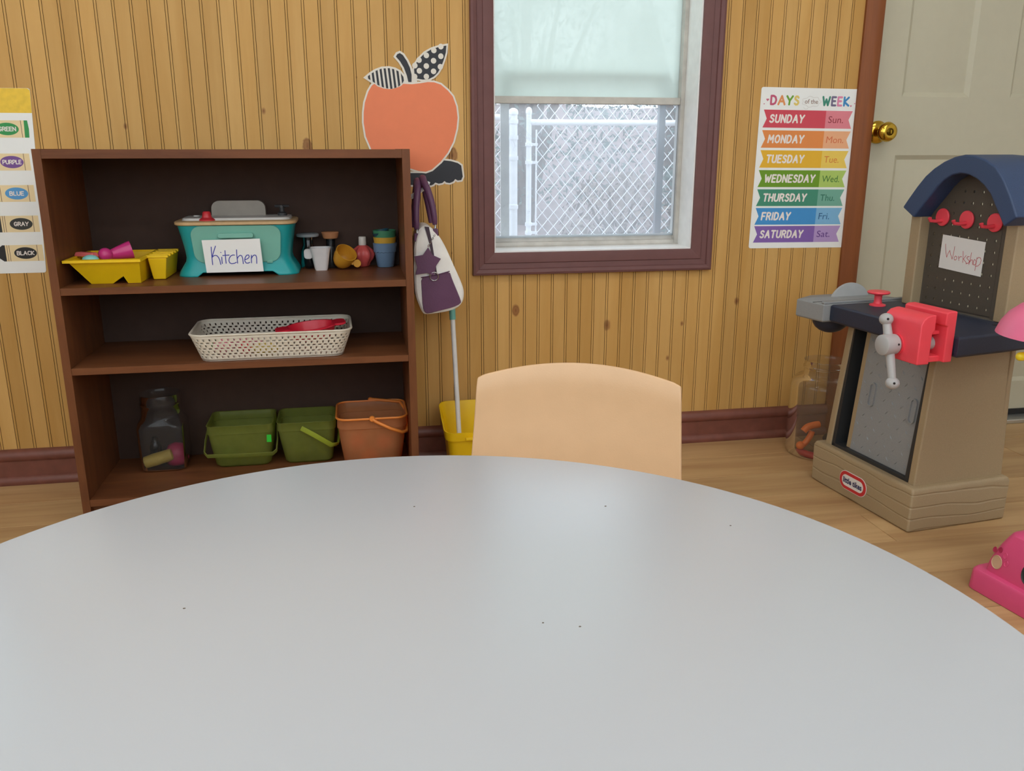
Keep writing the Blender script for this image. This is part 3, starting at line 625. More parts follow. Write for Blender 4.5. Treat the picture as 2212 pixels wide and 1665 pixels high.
fb = thing('toy_bottle', 'coral flower shaped toy bottle with white cap', 'toy', (.025, -.055, Z1))
rings = []
for z, r_, w in ((0, .012, 0), (.003, .016, .06), (.014, .02, .1), (.022, .0255, .16), (.034, .0285, .16), (.045, .024, .13), (.053, .016, .06), (.057, .0095, 0)):
    rings.append([(r_*(1 + w*math.cos(6*a_))*math.cos(a_), r_*(1 + w*math.cos(6*a_))*math.sin(a_), z) for a_ in [2*math.pi*k/36 for k in range(36)]])
MB().loft(rings).build('body', 'flower_coral', fb, smooth=60)
MB().lathe([(.0098, .057), (.0104, .058), (.0098, .078), (.0085, .0795)], 20).build('cap', 'cap_white', fb, smooth=50)
def cup(name, label, z, r0, r1, h, m_, tilt=None, scallop=False):
    c = thing(name, label, 'cup', (.0838, -.069, z), 0, 'stacking cups on the upper shelf')
    if tilt: c.rotation_euler = tilt
    MB().lathe([(r0-.002, 0), (r0, .002), (r0+(r1-r0)*.6, h*.6), (r1, h), (r1-.0018, h), (r0-.001, .004)], 32).build('bowl', m_, c, smooth=50)
    if scallop:
        rr = r0 + (r1-r0)*.65; mb = MB(); a = []
        for k in range(64):
            an = 2*math.pi*k/64; a.append((math.cos(an), math.sin(an), h*.60 + .0022*abs(math.sin(an*9))))
        mb.loft([[(rr*x*1.01, rr*y*1.01, zz) for x, y, zz in a], [((rr+.0022)*x, (rr+.0022)*y, zz+.001) for x, y, zz in a], [((r1+.0012)*x, (r1+.0012)*y, h*.98) for x, y, zz in a], [(r1*.99*x, r1*.99*y, h*.98) for x, y, zz in a]], False, False)
        mb.build('scalloped_band', m_, c, smooth=50)
    return c
cup('stacking_cup', 'blue stacking cup with scalloped band at the bottom of the stack', Z1, .0225, .0305, .064, 'cup_blue', None, True)
cup('stacking_cup', 'yellow stacking cup nested in the blue cup', Z1+.0165, .0222, .0302, .0625, 'cup_yellow')
cup('stacking_cup', 'green stacking cup nested above the yellow cup', Z1+.0345, .0222, .0308, .0625, 'cup_green')
cup('stacking_cup', 'dark teal stacking cup tilted on top of the green cup', Z1+.0585, .015, .0225, .038, 'cup_teal', (R(6), R(-16), 0))

# ------------------------------------------------------------------ perforated basket on the middle shelf
mat('basket_cream', (214, 205, 188), .5, var=.03); mat('pan_red', (222, 38, 60), .35); mat('toy_pink', (232, 120, 150), .4); mat('toy_green', (60, 160, 60), .4); mat('toy_yellow', (230, 200, 70), .45)
bk = thing('basket', 'cream plastic basket with slotted sides on the middle shelf', 'basket', (-.2055, -.213, Z2), R(1.2))
def resample(pts, n):
    P = [Vector(p) for p in pts] + [Vector(pts[0])]; L = [0]
    for k in range(len(P)-1): L.append(L[-1] + (P[k+1]-P[k]).length)
    out = []; j = 0
    for k in range(n):
        s_ = L[-1]*k/n
        while L[j+1] < s_: j += 1
        f_ = (s_ - L[j])/max(1e-9, L[j+1]-L[j]); out.append(P[j].lerp(P[j+1], f_))
    return out
NC = 78; SUB = 8; bot = resample(rrect(.335, .180, .028, 8), NC*SUB); top = resample(rrect(.380, .206, .034, 8), NC*SUB); BH = .066
def bpt(s_, t_):
    k = int(round(s_*SUB)) % (NC*SUB); p = bot[k].lerp(top[k], t_); return (p.x, p.y, .003 + t_*(BH - .003))
mb = MB(); NR = 7
for rw in range(NR):
    t0, t1 = .07 + rw*.115, .07 + (rw+1)*.115
    for c in range(NC):
        s0 = c + (.5 if rw % 2 else 0); s1_ = s0 + 1; mid_s, mid_t = s0+.5, (t0+t1)/2
        hs, ht = (.18, .043) if rw % 2 == 0 else (.31, .025)
        O = [bpt(s0, t0), bpt(mid_s, t0), bpt(s1_, t0), bpt(s1_, t1), bpt(mid_s, t1), bpt(s0, t1)]
        H_ = [bpt(mid_s-hs, mid_t-ht), bpt(mid_s, mid_t-ht), bpt(mid_s+hs, mid_t-ht), bpt(mid_s+hs, mid_t+ht), bpt(mid_s, mid_t+ht), bpt(mid_s-hs, mid_t+ht)]
        mb.add(O + H_, [(k, (k+1) % 6, (k+1) % 6 + 6, k + 6) for k in range(6)])
for (ta, tb_) in ((0, .07), (.07 + NR*.115, 1.0)):
    for c in range(NC*2): mb.add([bpt(c/2, ta), bpt(c/2+.5, ta), bpt(c/2+.5, tb_), bpt(c/2, tb_)], [(0,1,2,3)])
mb.build('slotted_side', 'basket_cream', bk, smooth=60, solid=.0016)
MB().prism([(p.x, p.y) for p in bot[::SUB]], .001, .0035, 'z').build('base', 'basket_cream', bk, smooth=0)
tp_ = top[::4]; MB().tube([(p.x, p.y, BH) for p in tp_], .0028, 6, closed=True).build('rim', 'basket_cream', bk, smooth=60)
pn = thing('toy_pan', 'red oval toy casserole with two handles lying in the basket', 'toy', (-.112, -.222, Z2+.030), R(8)); pn.rotation_euler = (R(3), R(-5), R(8))
MB().lathe([(.03, 0), (.044, .003), (.05, .012), (.056, .030), (.060, .032), (.060, .035), (.054, .035), (.047, .014), (.04, .006)], 36, sx=1.1, sy=.85).build('bowl', 'pan_red', pn, smooth=50)
for s in (-1, 1): MB().prism([(s*(.062 + p[0]), p[1]) for p in rrect(.034, .05, .014, 5, .008)], .030, .0355, 'z').build('handle', 'pan_red', pn, bevel=.0015)
for (nm, lb, m_, c, rr, sx, sy, sz) in (('toy_food', 'pink toy food seen through the slots at the left of the basket', 'toy_pink', (-.325, -.25, Z2+.024), .02, 1.3, 1, 1), ('toy_food', 'green toy food at the front left corner of the basket', 'toy_green', (-.345, -.212, Z2+.0185), .015, 1.2, 1, 1), ('toy_food', 'yellow toy food in the middle of the basket', 'toy_yellow', (-.225, -.268, Z2+.0195), .016, 2.2, .8, 1), ('toy_food', 'red toy tomato between the basket slots', 'pan_red', (-.27, -.262, Z2+.021), .017, 1.1, 1, 1)):
    o = tag(MB().ball((0, 0, 0), rr, 16, 9, sx, sy, sz).build(nm, m_, smooth=80), lb, 'toy', 'toy food in the basket'); o.location = c
tag(MB().lathe([(.028, 0), (.042, .004), (.046, .012), (.045, .013), (.04, .006), (.026, .003)], 28, (-.285, -.175, Z2+.0045)).build('toy_plate', 'toy_pink', smooth=50), 'pink toy plate lying flat in the basket', 'toy')

# ------------------------------------------------------------------ bottom shelf: square jar, two green bins, orange bin
mat('corn_yellow', (196, 166, 78), .6, bump=.5, bs=120); mat('toy_magenta', (176, 44, 84), .45); mat('black_bottle', (28, 32, 34), .25)
jr = thing('storage_jar', 'clear square plastic jar with threaded neck at the left of the bottom shelf', 'jar', (-.519, -.098, Z3))
def bl(w, r): return rrect(w, w, r, 6)
MB().loft([ring(bl(.102, .022), .001), ring(bl(.112, .02), .006), ring(bl(.116, .02), .04), ring(bl(.116, .02), .118), ring(bl(.114, .034), .130), ring(bl(0.107, 0.0532), .140), ring(bl(0.103, 0.0512), .150), ring(bl(0.103, 0.0512), .172), ring(bl(0.106, 0.0527), .174), ring(bl(0.106, 0.0527), .178), ring(bl(0.101, 0.0502), .180), ring(bl(0.101, 0.0502), .200), ring(bl(0.104, 0.0517), .202)], True, False).build('body', 'clear_plastic', jr, smooth=50)
o = tag(MB().loft([[(-.038+k*.0152, .0165*math.cos(a_)*s_, .0165*math.sin(a_)*s_) for a_ in [2*math.pi*q/18 for q in range(18)]] for k, s_ in ((0,.5),(.2,.95),(1,1),(2,1.04),(3,1),(4,1),(4.8,.93),(5,.5))]).build('toy_corn', 'corn_yellow', smooth=60), 'yellow toy corn lying inside the square jar', 'toy'); o.location = (-.533, -.128, Z3+.030); o.rotation_euler = (0, R(-14), R(6))
o = tag(MB().lathe([(.012, -.028), (.026, -.024), (.03, -.01), (.028, .01), (.02, .026), (.004, .032)], 22).build('toy_plum', 'toy_magenta', smooth=60), 'magenta toy fruit at the bottom right of the square jar', 'toy'); o.location = (-.491, -.102, Z3+.031)
o = tag(MB().lathe([(.014, 0), (.0155, .004), (.0155, .012), (.014, .016), (.0155, .02), (.0155, .028), (.014, .032), (.0155, .036), (.0155, .05), (.008, .06), (.008, .07)], 22).build('toy_bottle', 'black_bottle', smooth=60), 'black ribbed toy bottle standing inside the square jar', 'toy'); o.location = (-.549, -.077, Z3+.003)
def tinted(name, tint, body, a=.45):
    m, t, o = nt(name); tr = N(t, 'ShaderNodeBsdfTransparent', Color=lin(tint)); tl = N(t, 'ShaderNodeBsdfTranslucent', Color=lin(body)); p = N(t, 'ShaderNodeBsdfPrincipled', Roughness=.35); p.inputs['Base Color'].default_value = lin(body)
    v = objvec(t, (1,1,1), False); n_ = N(t, 'ShaderNodeTexNoise', Scale=40.0); t.links.new(v, n_.inputs['Vector']); mr = N(t, 'ShaderNodeMapRange'); t.links.new(n_.outputs['Fac'], mr.inputs[0]); mr.inputs[3].default_value = a-.04; mr.inputs[4].default_value = a+.04
    x = N(t, 'ShaderNodeMixShader', Fac=.6); t.links.new(tl.outputs[0], x.inputs[1]); t.links.new(p.outputs[0], x.inputs[2])
    y = N(t, 'ShaderNodeMixShader'); t.links.new(mr.outputs[0], y.inputs[0]); t.links.new(tr.outputs[0], y.inputs[1]); t.links.new(x.outputs[0], y.inputs[2]); t.links.new(y.outputs[0], o.inputs[0])
tinted('green_clear', (200, 210, 140), (214, 220, 126), .32); tinted('orange_clear', (240, 190, 140), (250, 192, 138), .42); mat('orange_plastic', (232, 138, 58), .4); mat('sticker_green', (50, 205, 60), .5); mat('green_band', (150, 165, 50), .4)
def bin_(label, x0, x1, y0, y1, h, bx0, bx1, by0, by1, m_, r=.018):
    b = thing('storage_bin', label, 'bin', ((x0+x1)/2, (y0+y1)/2, Z3), 0, 'storage bins on the bottom shelf'); cx, cy = (x0+x1)/2, (y0+y1)/2
    def RR(t_, grow=0):
        w = (bx1-bx0) + ((x1-x0)-(bx1-bx0))*t_ + grow; d = (by1-by0) + ((y1-y0)-(by1-by0))*t_ + grow
        return rrect(w, d, r, 6, ((bx0+bx1)/2)*(1-t_) + cx*t_ - cx, ((by0+by1)/2)*(1-t_) + cy*t_ - cy)
    MB().loft([ring(RR(0, -.012), .001), ring(RR(.01), .008), ring(RR(.5), h*.5), ring(RR(.78), h*.80), ring(RR(.8, .004), h*.81), ring(RR(1, -.004), h*.985), ring(RR(1), h)], True, False).build('body', m_, b, smooth=50, solid=.0016)
    return b
g1 = bin_('green translucent bin with handle folded down and a bright sticker', -.400, -.230, -.178, -.036, .124, -.386, -.246, -.150, -.052, 'green_clear')
band = [(-.090, 0, .098), (-.0925, -.04, .075), (-.091, -.078, .057), (-.082, -.091, .052), (0, -.093, .050), (.082, -.091, .049), (.0905, -.078, .053), (.0915, -.04, .072), (.089, 0, .098)]
MB().tube(band, .0022, 6, flat=3.0).build('handle', 'green_clear', g1, smooth=60)
MB().prism([(.067, .076), (.079, .0755), (.0795, .0955), (.068, .096)], -.0735, -.0725).build('sticker', 'sticker_green', g1, smooth=0)
g2 = bin_('green translucent bin with its handle lying across the front corner', -.222, -.069, -.180, -.040, .124, -.206, -.082, -.150, -.052, 'green_clear')
MB().tube([(-.012, -.079, .112), (.02, -.081, .092), (.064, -.079, .060), (.080, -.060, .056), (.084, -.01, .075), (.083, .02, .1)], .0022, 6, flat=3.4).build('handle', 'green_band', g2, smooth=60)
g3 = bin_('orange translucent bucket with thin orange handle at the right', -.064, .118, -.250, -.082, .146, -.048, .100, -.222, -.102, 'orange_clear', .03)
MB().tube([(p[0], p[1], .146) for p in rrect(.183, .169, .03, 6)], .0028, 6, closed=True).build('rim', 'orange_plastic', g3, smooth=60)
MB().tube([(.0, -.088, .146), (.012, -.094, .139), (.045, -.098, .122), (.075, -.092, .108), (.088, -.07, .103), (.0945, -.02, .11), (.0945, .03, .128), (.08, .075, .142), (.0, .088, .150)], [.0042]*9, 8).build('handle', 'orange_plastic', g3, smooth=60)
for s in (-1, 1): MB().lathe([(.0065, -.004), (.0075, -.002), (.0075, .002), (.0065, .004)], 14, (0, s*.0885, .1475), 'y').build('handle_pivot', 'orange_plastic', g3, smooth=40)
for (lb, m_, c, rr, sx) in (('yellow toy fruit in the stickered green bin', 'corn_yellow', (-.30, -.10, Z3+.026), .024, 1.5), ('green toy fruit at the left of the stickered green bin', 'toy_green', (-.357, -.105, Z3+.022), .02, 1.0), ('yellow toy lemon in the middle of the second green bin', 'corn_yellow', (-.165, -.115, Z3+.030), .022, 1.4), ('pale toy fruit at the right of the second green bin', 'toy_yellow', (-.108, -.11, Z3+.025), .02, .9), ('yellow toy ball at the bottom of the orange bucket', 'toy_yellow', (.018, -.19, Z3+.025), .024, 1.1), ('coral toy ball at the left of the orange bucket', 'coral_plastic', (-.012, -.16, Z3+.058), .026, 1.0), ('pink toy ball at the right of the orange bucket', 'toy_pink', (.06, -.16, Z3+.05), .024, 1.0)):
    o = tag(MB().ball((0, 0, 0), rr, 16, 9, sx, 1, 1).build('toy_fruit', m_, smooth=80), lb, 'toy', 'toy fruit in the storage bins'); o.location = c

# ------------------------------------------------------------------ apple cut-out on the wall
AP_BODY=[(.0752,1.0447),(.084,1.0379),(.0993,1.0331),(.1149,1.0318),(.1306,1.0347),(.1439,1.0398),(.1506,1.0456),(.1728,1.0447),(.1939,1.0472),(.215,1.0507),(.2309,1.0504),(.2493,1.0448),(.2676,1.03),(.2807,1.015),(.2896,.9897),(.2926,.9616),(.2894,.9334),(.2799,.8997),(.2644,.8711),(.2449,.8476),(.22,.8267),(.2036,.821),(.1848,.8229),(.1608,.8301),(.1364,.8231),(.1176,.8214),(.0992,.8272),(.0788,.848),(.0615,.8764),(.0474,.9122),(.0432,.9476),(.0444,.9727),(.0486,.9978),(.0589,1.0252),(.0686,1.0402)]
AP_LEAF1=[(.0553,1.0597),(.0672,1.0692),(.0804,1.0768),(.0961,1.0824),(.1143,1.0839),(.1297,1.0809),(.1424,1.0745),(.15,1.0659),(.1535,1.0561),(.1493,1.0473),(.1359,1.0372),(.1201,1.0321),(.102,1.0344),(.0841,1.0416),(.069,1.0513)]
AP_LEAF2=[(.2659,1.1417),(.2488,1.1389),(.2276,1.1324),(.2091,1.1223),(.1943,1.1085),(.1848,1.0961),(.1797,1.0812),(.1808,1.0664),(.1863,1.059),(.202,1.0567),(.2179,1.0582),(.2312,1.0646),(.242,1.0747),(.2516,1.0897),(.2586,1.1071),(.2642,1.1245)]
AP_DOTS=[(.2328,1.1293),(.2129,1.1167),(.1934,1.1048),(.2509,1.1152),(.2314,1.1037),(.2121,1.0903),(.1935,1.0782),(.2308,1.0775),(.2115,1.0643),(.249,1.0892),(.2514,1.139),(.1821,1.0911),(.1807,1.0639)]
AP_STEM=[(.1334,1.1124),(.1375,1.1185),(.1441,1.1211),(.1517,1.1164),(.1616,1.1018),(.1689,1.086),(.1728,1.0687),(.1722,1.0501),(.1638,1.05),(.1604,1.0661),(.1532,1.0857),(.1434,1.1015)]
AP_BASE=[(.2035,.8175),(.2199,.824),(.242,.8397),(.2531,.8507),(.2721,.8488),(.2911,.8435),(.3006,.8369),(.3043,.8077),(.3,.7985),(.2903,.7972),(.2835,.8012),(.2779,.7946),(.2683,.7907),(.2587,.7921),(.2541,.7961),(.2477,.7908),(.2381,.7891),(.2287,.7923),(.2231,.787),(.2162,.7844),(.2027,.7885),(.1958,.7833),(.1836,.7815),(.1729,.7861)]
AP_BASE = AP_BASE + [(.3216 - x, z) for x, z in reversed(AP_BASE)]
mat('card_white', (228, 222, 210), .6, var=.01); mat('apple_orange', (236, 130, 86), .55, var=.02); mat('ink_black', (36, 38, 46), .55)
ap = thing('apple_cutout', 'orange paper apple cutout with striped and dotted leaves on the wall', 'wall decoration', (0, 0, 0))
mb = MB()
mb.prism(offset_poly(AP_BASE, .0045), -.0002, -.0012); mb.prism(offset_poly(AP_BODY, .0045), -.0005, -.0022)
for q, d_, y in ((AP_LEAF1, .0048, -.00215), (AP_LEAF2, .0045, -.0021), (AP_STEM, .0052, -.00205)): mb.prism(offset_poly(q, d_), -.0003, y)
mb.prism([(.150, 1.047), (.188, 1.047), (.186, 1.062), (.176, 1.075), (.150, 1.060)], -.0003, -.002)
mb.build('backing_card', 'card_white', ap, smooth=0)
MB().prism(AP_BASE, -.0012, -.0016).build('black_base', 'ink_black', ap, smooth=0)
MB().prism(AP_BODY, -.0022, -.0026).build('apple', 'apple_orange', ap, smooth=0)
MB().prism(AP_STEM, -.0021, -.0026).build('stem', 'ink_black', ap, smooth=0)
lf = MB().prism(AP_LEAF1, -.0022, -.0028).build('striped_leaf', 'card_white', ap, smooth=0)
sh = [(x + (z - 1.058)*.1, z) for x, z in AP_LEAF1]
def zspan(x):
    zz = []
    for k in range(len(sh)):
        (xa, za), (xb, zb) = sh[k], sh[(k+1) % len(sh)]
        if (xa - x)*(xb - x) < 0: zz.append(za + (zb-za)*(x-xa)/(xb-xa))
    return (min(zz), max(zz)) if len(zz) >= 2 else None
for k in range(9):
    xc = .0625 + k*.0108; q = []
    a, b = zspan(xc-.0028), zspan(xc+.0028)
    if a and b:
        pts = [(xc-.0028, a[0]), (xc+.0028, b[0]), (xc+.0028, b[1]), (xc-.0028, a[1])]
        MB().prism([(x - (z-1.058)*.1, z) for x, z in pts], -.0028, -.0031).build('stripe', 'ink_black', lf, smooth=0)
l2 = MB().prism(AP_LEAF2, -.0021, -.0026).build('dotted_leaf', 'ink_black', ap, smooth=0)
for (x, z) in AP_DOTS: MB().lathe([(.0071, -.0026), (.0071, -.0029)], 20, (x, 0, z), 'y').build('dot', 'card_white', l2, smooth=0)

# ------------------------------------------------------------------ handbag on an adhesive hook
BAG=[(.1541,.6557),(.163,.6831),(.1772,.6954),(.1945,.6917),(.2104,.6754),(.2239,.6544),(.2374,.6262),(.2509,.5931),(.2647,.562),(.275,.5354),(.2778,.5162),(.2732,.4946),(.2585,.4806),(.2295,.4719),(.1768,.4664),(.1687,.4715),(.1587,.4959),(.1523,.5199),(.1505,.5532),(.1519,.6234)]
POCKET=[(.1661,.5645),(.1866,.5675),(.215,.5727),(.2412,.5791),(.2479,.5576),(.2593,.5287),(.2697,.502),(.2683,.4924),(.2489,.4833),(.22,.477),(.1817,.4686),(.1723,.4738),(.1679,.4884),(.1667,.529)]
STAR=[(.1867,.6407),(.1974,.6212),(.2183,.6114),(.2061,.5941),(.1996,.5684),(.1821,.5759),(.1527,.5724),(.1575,.5906),(.1511,.6187),(.1728,.6217)]
mat('bag_white', (240, 238, 233), .5, bump=.15, bs=120); mat('bag_purple', (98, 60, 92), .45, bump=.2, bs=260); mat('bag_zip', (62, 44, 60), .5)
bg_ = thing('handbag', 'white and purple handbag with star tag hanging beside the bookcase', 'bag', (0, 0, 0))
bs_ = smooth_poly(BAG, 2); cxb, czb = .205, .56
def bscale(s, y): return [((x-cxb)*s + cxb, y, (z-czb)*s + czb) for x, z in bs_]
MB().loft([bscale(.90, -.206), bscale(.965, -.2045), bscale(.992, -.199), bscale(1, -.188), bscale(1, -.10), bscale(.97, -.085), bscale(.9, -.08)]).build('body', 'bag_white', bg_, smooth=60)
MB().tube([(x, -.2005, z) for x, _, z in bscale(.985, 0)], .0015, 6, closed=True).build('piping', 'bag_white', bg_, smooth=60)
pk = smooth_poly(POCKET, 1); MB().loft([[(x, -.204, z) for x, z in pk], [(x, -.2085, z) for x, z in offset_poly(pk, -.002)]]).build('pocket', 'bag_purple', bg_, smooth=50)
MB().tube([(.1668, -.209, .5642), (.1866, -.2095, .567), (.215, -.2095, .572), (.2405, -.209, .5782)], .0014, 6).build('pocket_hem', 'bag_purple', bg_, smooth=60)
MB().prism([(.1795, .692), (.1905, .691), (.197, .655), (.2045, .60), (.2085, .571), (.2035, .571), (.198, .60), (.190, .652)], -.203, -.2078).build('zip', 'bag_zip', bg_, smooth=0)
st_ = MB().prism(STAR, -.2115, -.2145).build('star_tag', 'bag_purple', bg_, bevel=.0008)
MB().tube([(.2 + .0108*math.cos(a_), -.2125 - .001*math.sin(a_), .5665 + .0108*math.sin(a_)) for a_ in [2*math.pi*k/24 for k in range(24)]], .0013, 8, closed=True).build('ring', 'chrome', bg_, smooth=60)
mb = MB(); pa, pb = Vector((.1868, -.213, .6425)), Vector((.2055, -.205, .672))
for k in range(7):
    c = pa.lerp(pb, (k+.5)/7); d_ = (pb-pa).normalized(); e_ = Vector((0, 1, 0)) if k % 2 else d_.cross(Vector((0, 1, 0)))
    mb.tube([tuple(c + d_*.0032*math.cos(a_) + e_*.0018*math.sin(a_)) for a_ in [2*math.pi*q/12 for q in range(12)]], .0006, 5, closed=True)
mb.build('chain', 'chrome', bg_, smooth=60)
for (xr, zr, xt, zt_, bulge) in ((.160, .672, .1695, .8035, -.003), (.207, .683, .1835, .8105, .004)):
    path = [(xr, -.192, zr+.012), (xr*.96+xt*.04, -.194, zr+.03), (xr*.62+xt*.38+bulge, -.190, zr+.06), (xr*.3+xt*.7+bulge*.5, -.178, zr+.098), (xt, -.160, zt_-.010), (xt, -.138, zt_), (xt, -.116, zt_-.010), (xr*.4+xt*.6, -.098, zr+.09), (xr*.9+xt*.1, -.085, zr+.03), (xr, -.085, zr+.008)]
    path = smooth_poly(path, 2, False)
    n_ = len(path); rad = [.0052 + .0040*math.sin(math.pi*k/(n_-1))**.6 for k in range(n_)]
    hd = MB().tube(path, rad, 10).build('handle', 'bag_purple', bg_, smooth=60)
    MB().tube([(xr + .001*math.sin(a_), -.1955 + .006*math.cos(a_), zr + .004 + .0095*math.sin(a_)) for a_ in [2*math.pi*k/18 for k in range(18)]], .0016, 6, closed=True).build('handle_ring', 'chrome', hd, smooth=60)
    MB().prism([(xr-.006, zr+.003), (xr+.006, zr+.003), (xr+.0075, zr-.014), (xr, zr-.022), (xr-.0075, zr-.014)], -.1945, -.204).build('ring_tab', 'bag_purple', hd, bevel=.001)
mat('hook_white', (224, 226, 228), .4)
hk = thing('adhesive_hook', 'white adhesive hook stuck to the side of the bookcase', 'hook', (SX1, -.145, 0))
MB().prism([(p[0], p[1]+.79) for p in rrect(.026, .105, .008, 5)], 0, .004, 'x').build('plate', 'hook_white', hk, bevel=.0015)
MB().tube([(.004, 0, .765), (.012, 0, .762), (.030, 0, .774), (.052, 0, .786), (.058, 0, .80)], [.006, .006, .0055, .005, .004], 10).build('prong', 'hook_white', hk, smooth=60)

# ------------------------------------------------------------------ days of the week poster
PW, PHt = .305, .4545
dp_ = thing('wall_poster', 'days of the week poster with seven coloured banners beside the door', 'poster', (0, 0, 0))
fr = wallframe(1.1565, .5955, -.0012, R(-.55))
mat('poster_white', (242, 244, 242), .45, var=.01)
def flat(mb, pts, h0, h1, f):
    n_ = len(pts); mb.add([f(x, z, h0) for x, z in pts] + [f(x, z, h1) for x, z in pts], [tuple(range(n_-1, -1, -1)), tuple(range(n_, 2*n_))] + [(k, (k+1) % n_, (k+1) % n_ + n_, k + n_) for k in range(n_)]); return mb
flat(MB(), [(x + PW/2, z + PHt/2) for x, z in rrect(PW, PHt, .006, 4)], -.0006, .0, fr).build('sheet', 'poster_white', dp_, smooth=0)
days = [('SUNDAY','Sun.',.485,(212,72,88),(228,134,146),(150,48,60)), ('MONDAY','Mon.',.50,(232,142,72),(240,178,134),(222,118,74)), ('TUESDAY','Tue.',.52,(234,182,44),(240,206,92),(222,132,58)), ('WEDNESDAY','Wed.',.655,(108,154,30),(176,206,104),(62,120,52)), ('THURSDAY','Thu.',.585,(66,144,118),(116,176,156),(38,112,92)), ('FRIDAY','Fri.',.435,(66,148,212),(128,186,226),(44,100,152)), ('SATURDAY','Sat.',.585,(132,98,176),(182,154,208),(96,58,142))]
tops = [.134, .258, .380, .503, .623, .741, .857]; bots = [.242, .365, .488, .609, .729, .848, .963]
mat('print_white', (240, 232, 226), .5)
for (d_, s_, wend, c1, c2, c3), ta, tb2 in zip(days, tops, bots):
    zt2, zb2 = PHt*(1-ta), PHt*(1-tb2); zm = (zt2+zb2)/2; n_ = d_.lower()
    x0, xm, x1 = .040*PW, .676*PW, .952*PW
    bn = flat(MB(), [(x0, zb2), (xm, zb2), (xm, zt2), (x0, zt2), (x0+.011, zm)], 0, .0002, fr).build('banner', mat('print_'+n_, c1, .5, var=.01), dp_, smooth=0)
    b2 = flat(MB(), [(xm, zb2), (x1, zb2), (x1-.011, zm), (x1, zt2), (xm, zt2)], 0, .0002, fr).build('banner_tail', mat('print_pale_'+n_, c2, .5, var=.01), dp_, smooth=0)
    mb = MB(); hc = .0198; caps(mb, d_, .108*PW, zm - hc*.48, hc, fr, .0048, .12, (wend-.128)*PW - .005, .34); mb.build('day_name', 'print_white', bn, smooth=0, recalc=False)
    mb = MB(); font_mesh(mb, s_, .705*PW, zm - hc*.46, hc*.98, fr, {'Sun.':.155,'Mon.':.18,'Tue.':.152,'Wed.':.18,'Thu.':.15,'Fri.':.115,'Sat.':.14}[s_]*PW, .06, .0); mb.build('short_name', mat('print_text_'+n_, c3, .5, var=.01), b2, smooth=0, recalc=False)
zt3 = PHt*.899
for ch_, xa, wd, c in (('D',.105,.064,(200,88,120)),('A',.180,.076,(230,150,92)),('Y',.264,.07,(110,165,50)),('S',.343,.052,(232,206,110)),('W',.632,.082,(60,140,118)),('E',.726,.05,(118,110,140)),('E',.788,.05,(226,140,176)),('K',.852,.06,(60,140,200))):
    mb = MB(); caps(mb, ch_, xa*PW, zt3, .0225, fr, .0058, 0.0, wd*PW - .004); mb.build('title_letter', mat('print_title_%s_%d' % (ch_.lower(), int(xa*1000)), c, .5, var=.01), dp_, smooth=0, recalc=False)
mat('print_grey', (150, 122, 110), .5); mat('print_pale_grey', (196, 190, 184), .5); mat('print_heart', (210, 110, 140), .5)
mb = MB(); font_mesh(mb, 'of the', .447*PW, zt3+.0035, .0125, fr, .135*PW, .0, .008); mb.build('title_word', 'print_grey', dp_, smooth=0, recalc=False)
cl_ = [(.515 + .092*math.cos(a_)*(1+.09*math.cos(7*a_)), .918 + .03*math.sin(a_)*(1+.12*math.cos(7*a_))) for a_ in [2*math.pi*k/56 for k in range(57)]]
mb = MB(); strokes(mb, [[(x*PW, z*PHt) for x, z in cl_]], .0006, fr); strokes(mb, [[(.44*PW, .885*PHt), (.447*PW, .877*PHt), (.463*PW, .873*PHt), (.48*PW, .876*PHt), (.487*PW, .882*PHt)]], .0006, fr); mb.build('cloud_outline', 'print_pale_grey', dp_, smooth=0, recalc=False)
def heart(cx, cz, s): return [(cx + s*.06*(16*math.sin(a_)**3), cz + s*.06*(13*math.cos(a_) - 5*math.cos(2*a_) - 2*math.cos(3*a_) - math.cos(4*a_))) for a_ in [2*math.pi*k/28 for k in range(28)]]
for (hx, hz, s) in ((.07, .925, .0045), (.038, .90, .002), (.925, .897, .003), (.962, .912, .002)): flat(MB(), heart(hx*PW, hz*PHt, s), 0, .0002, fr).build('heart', 'print_heart', dp_, smooth=0)

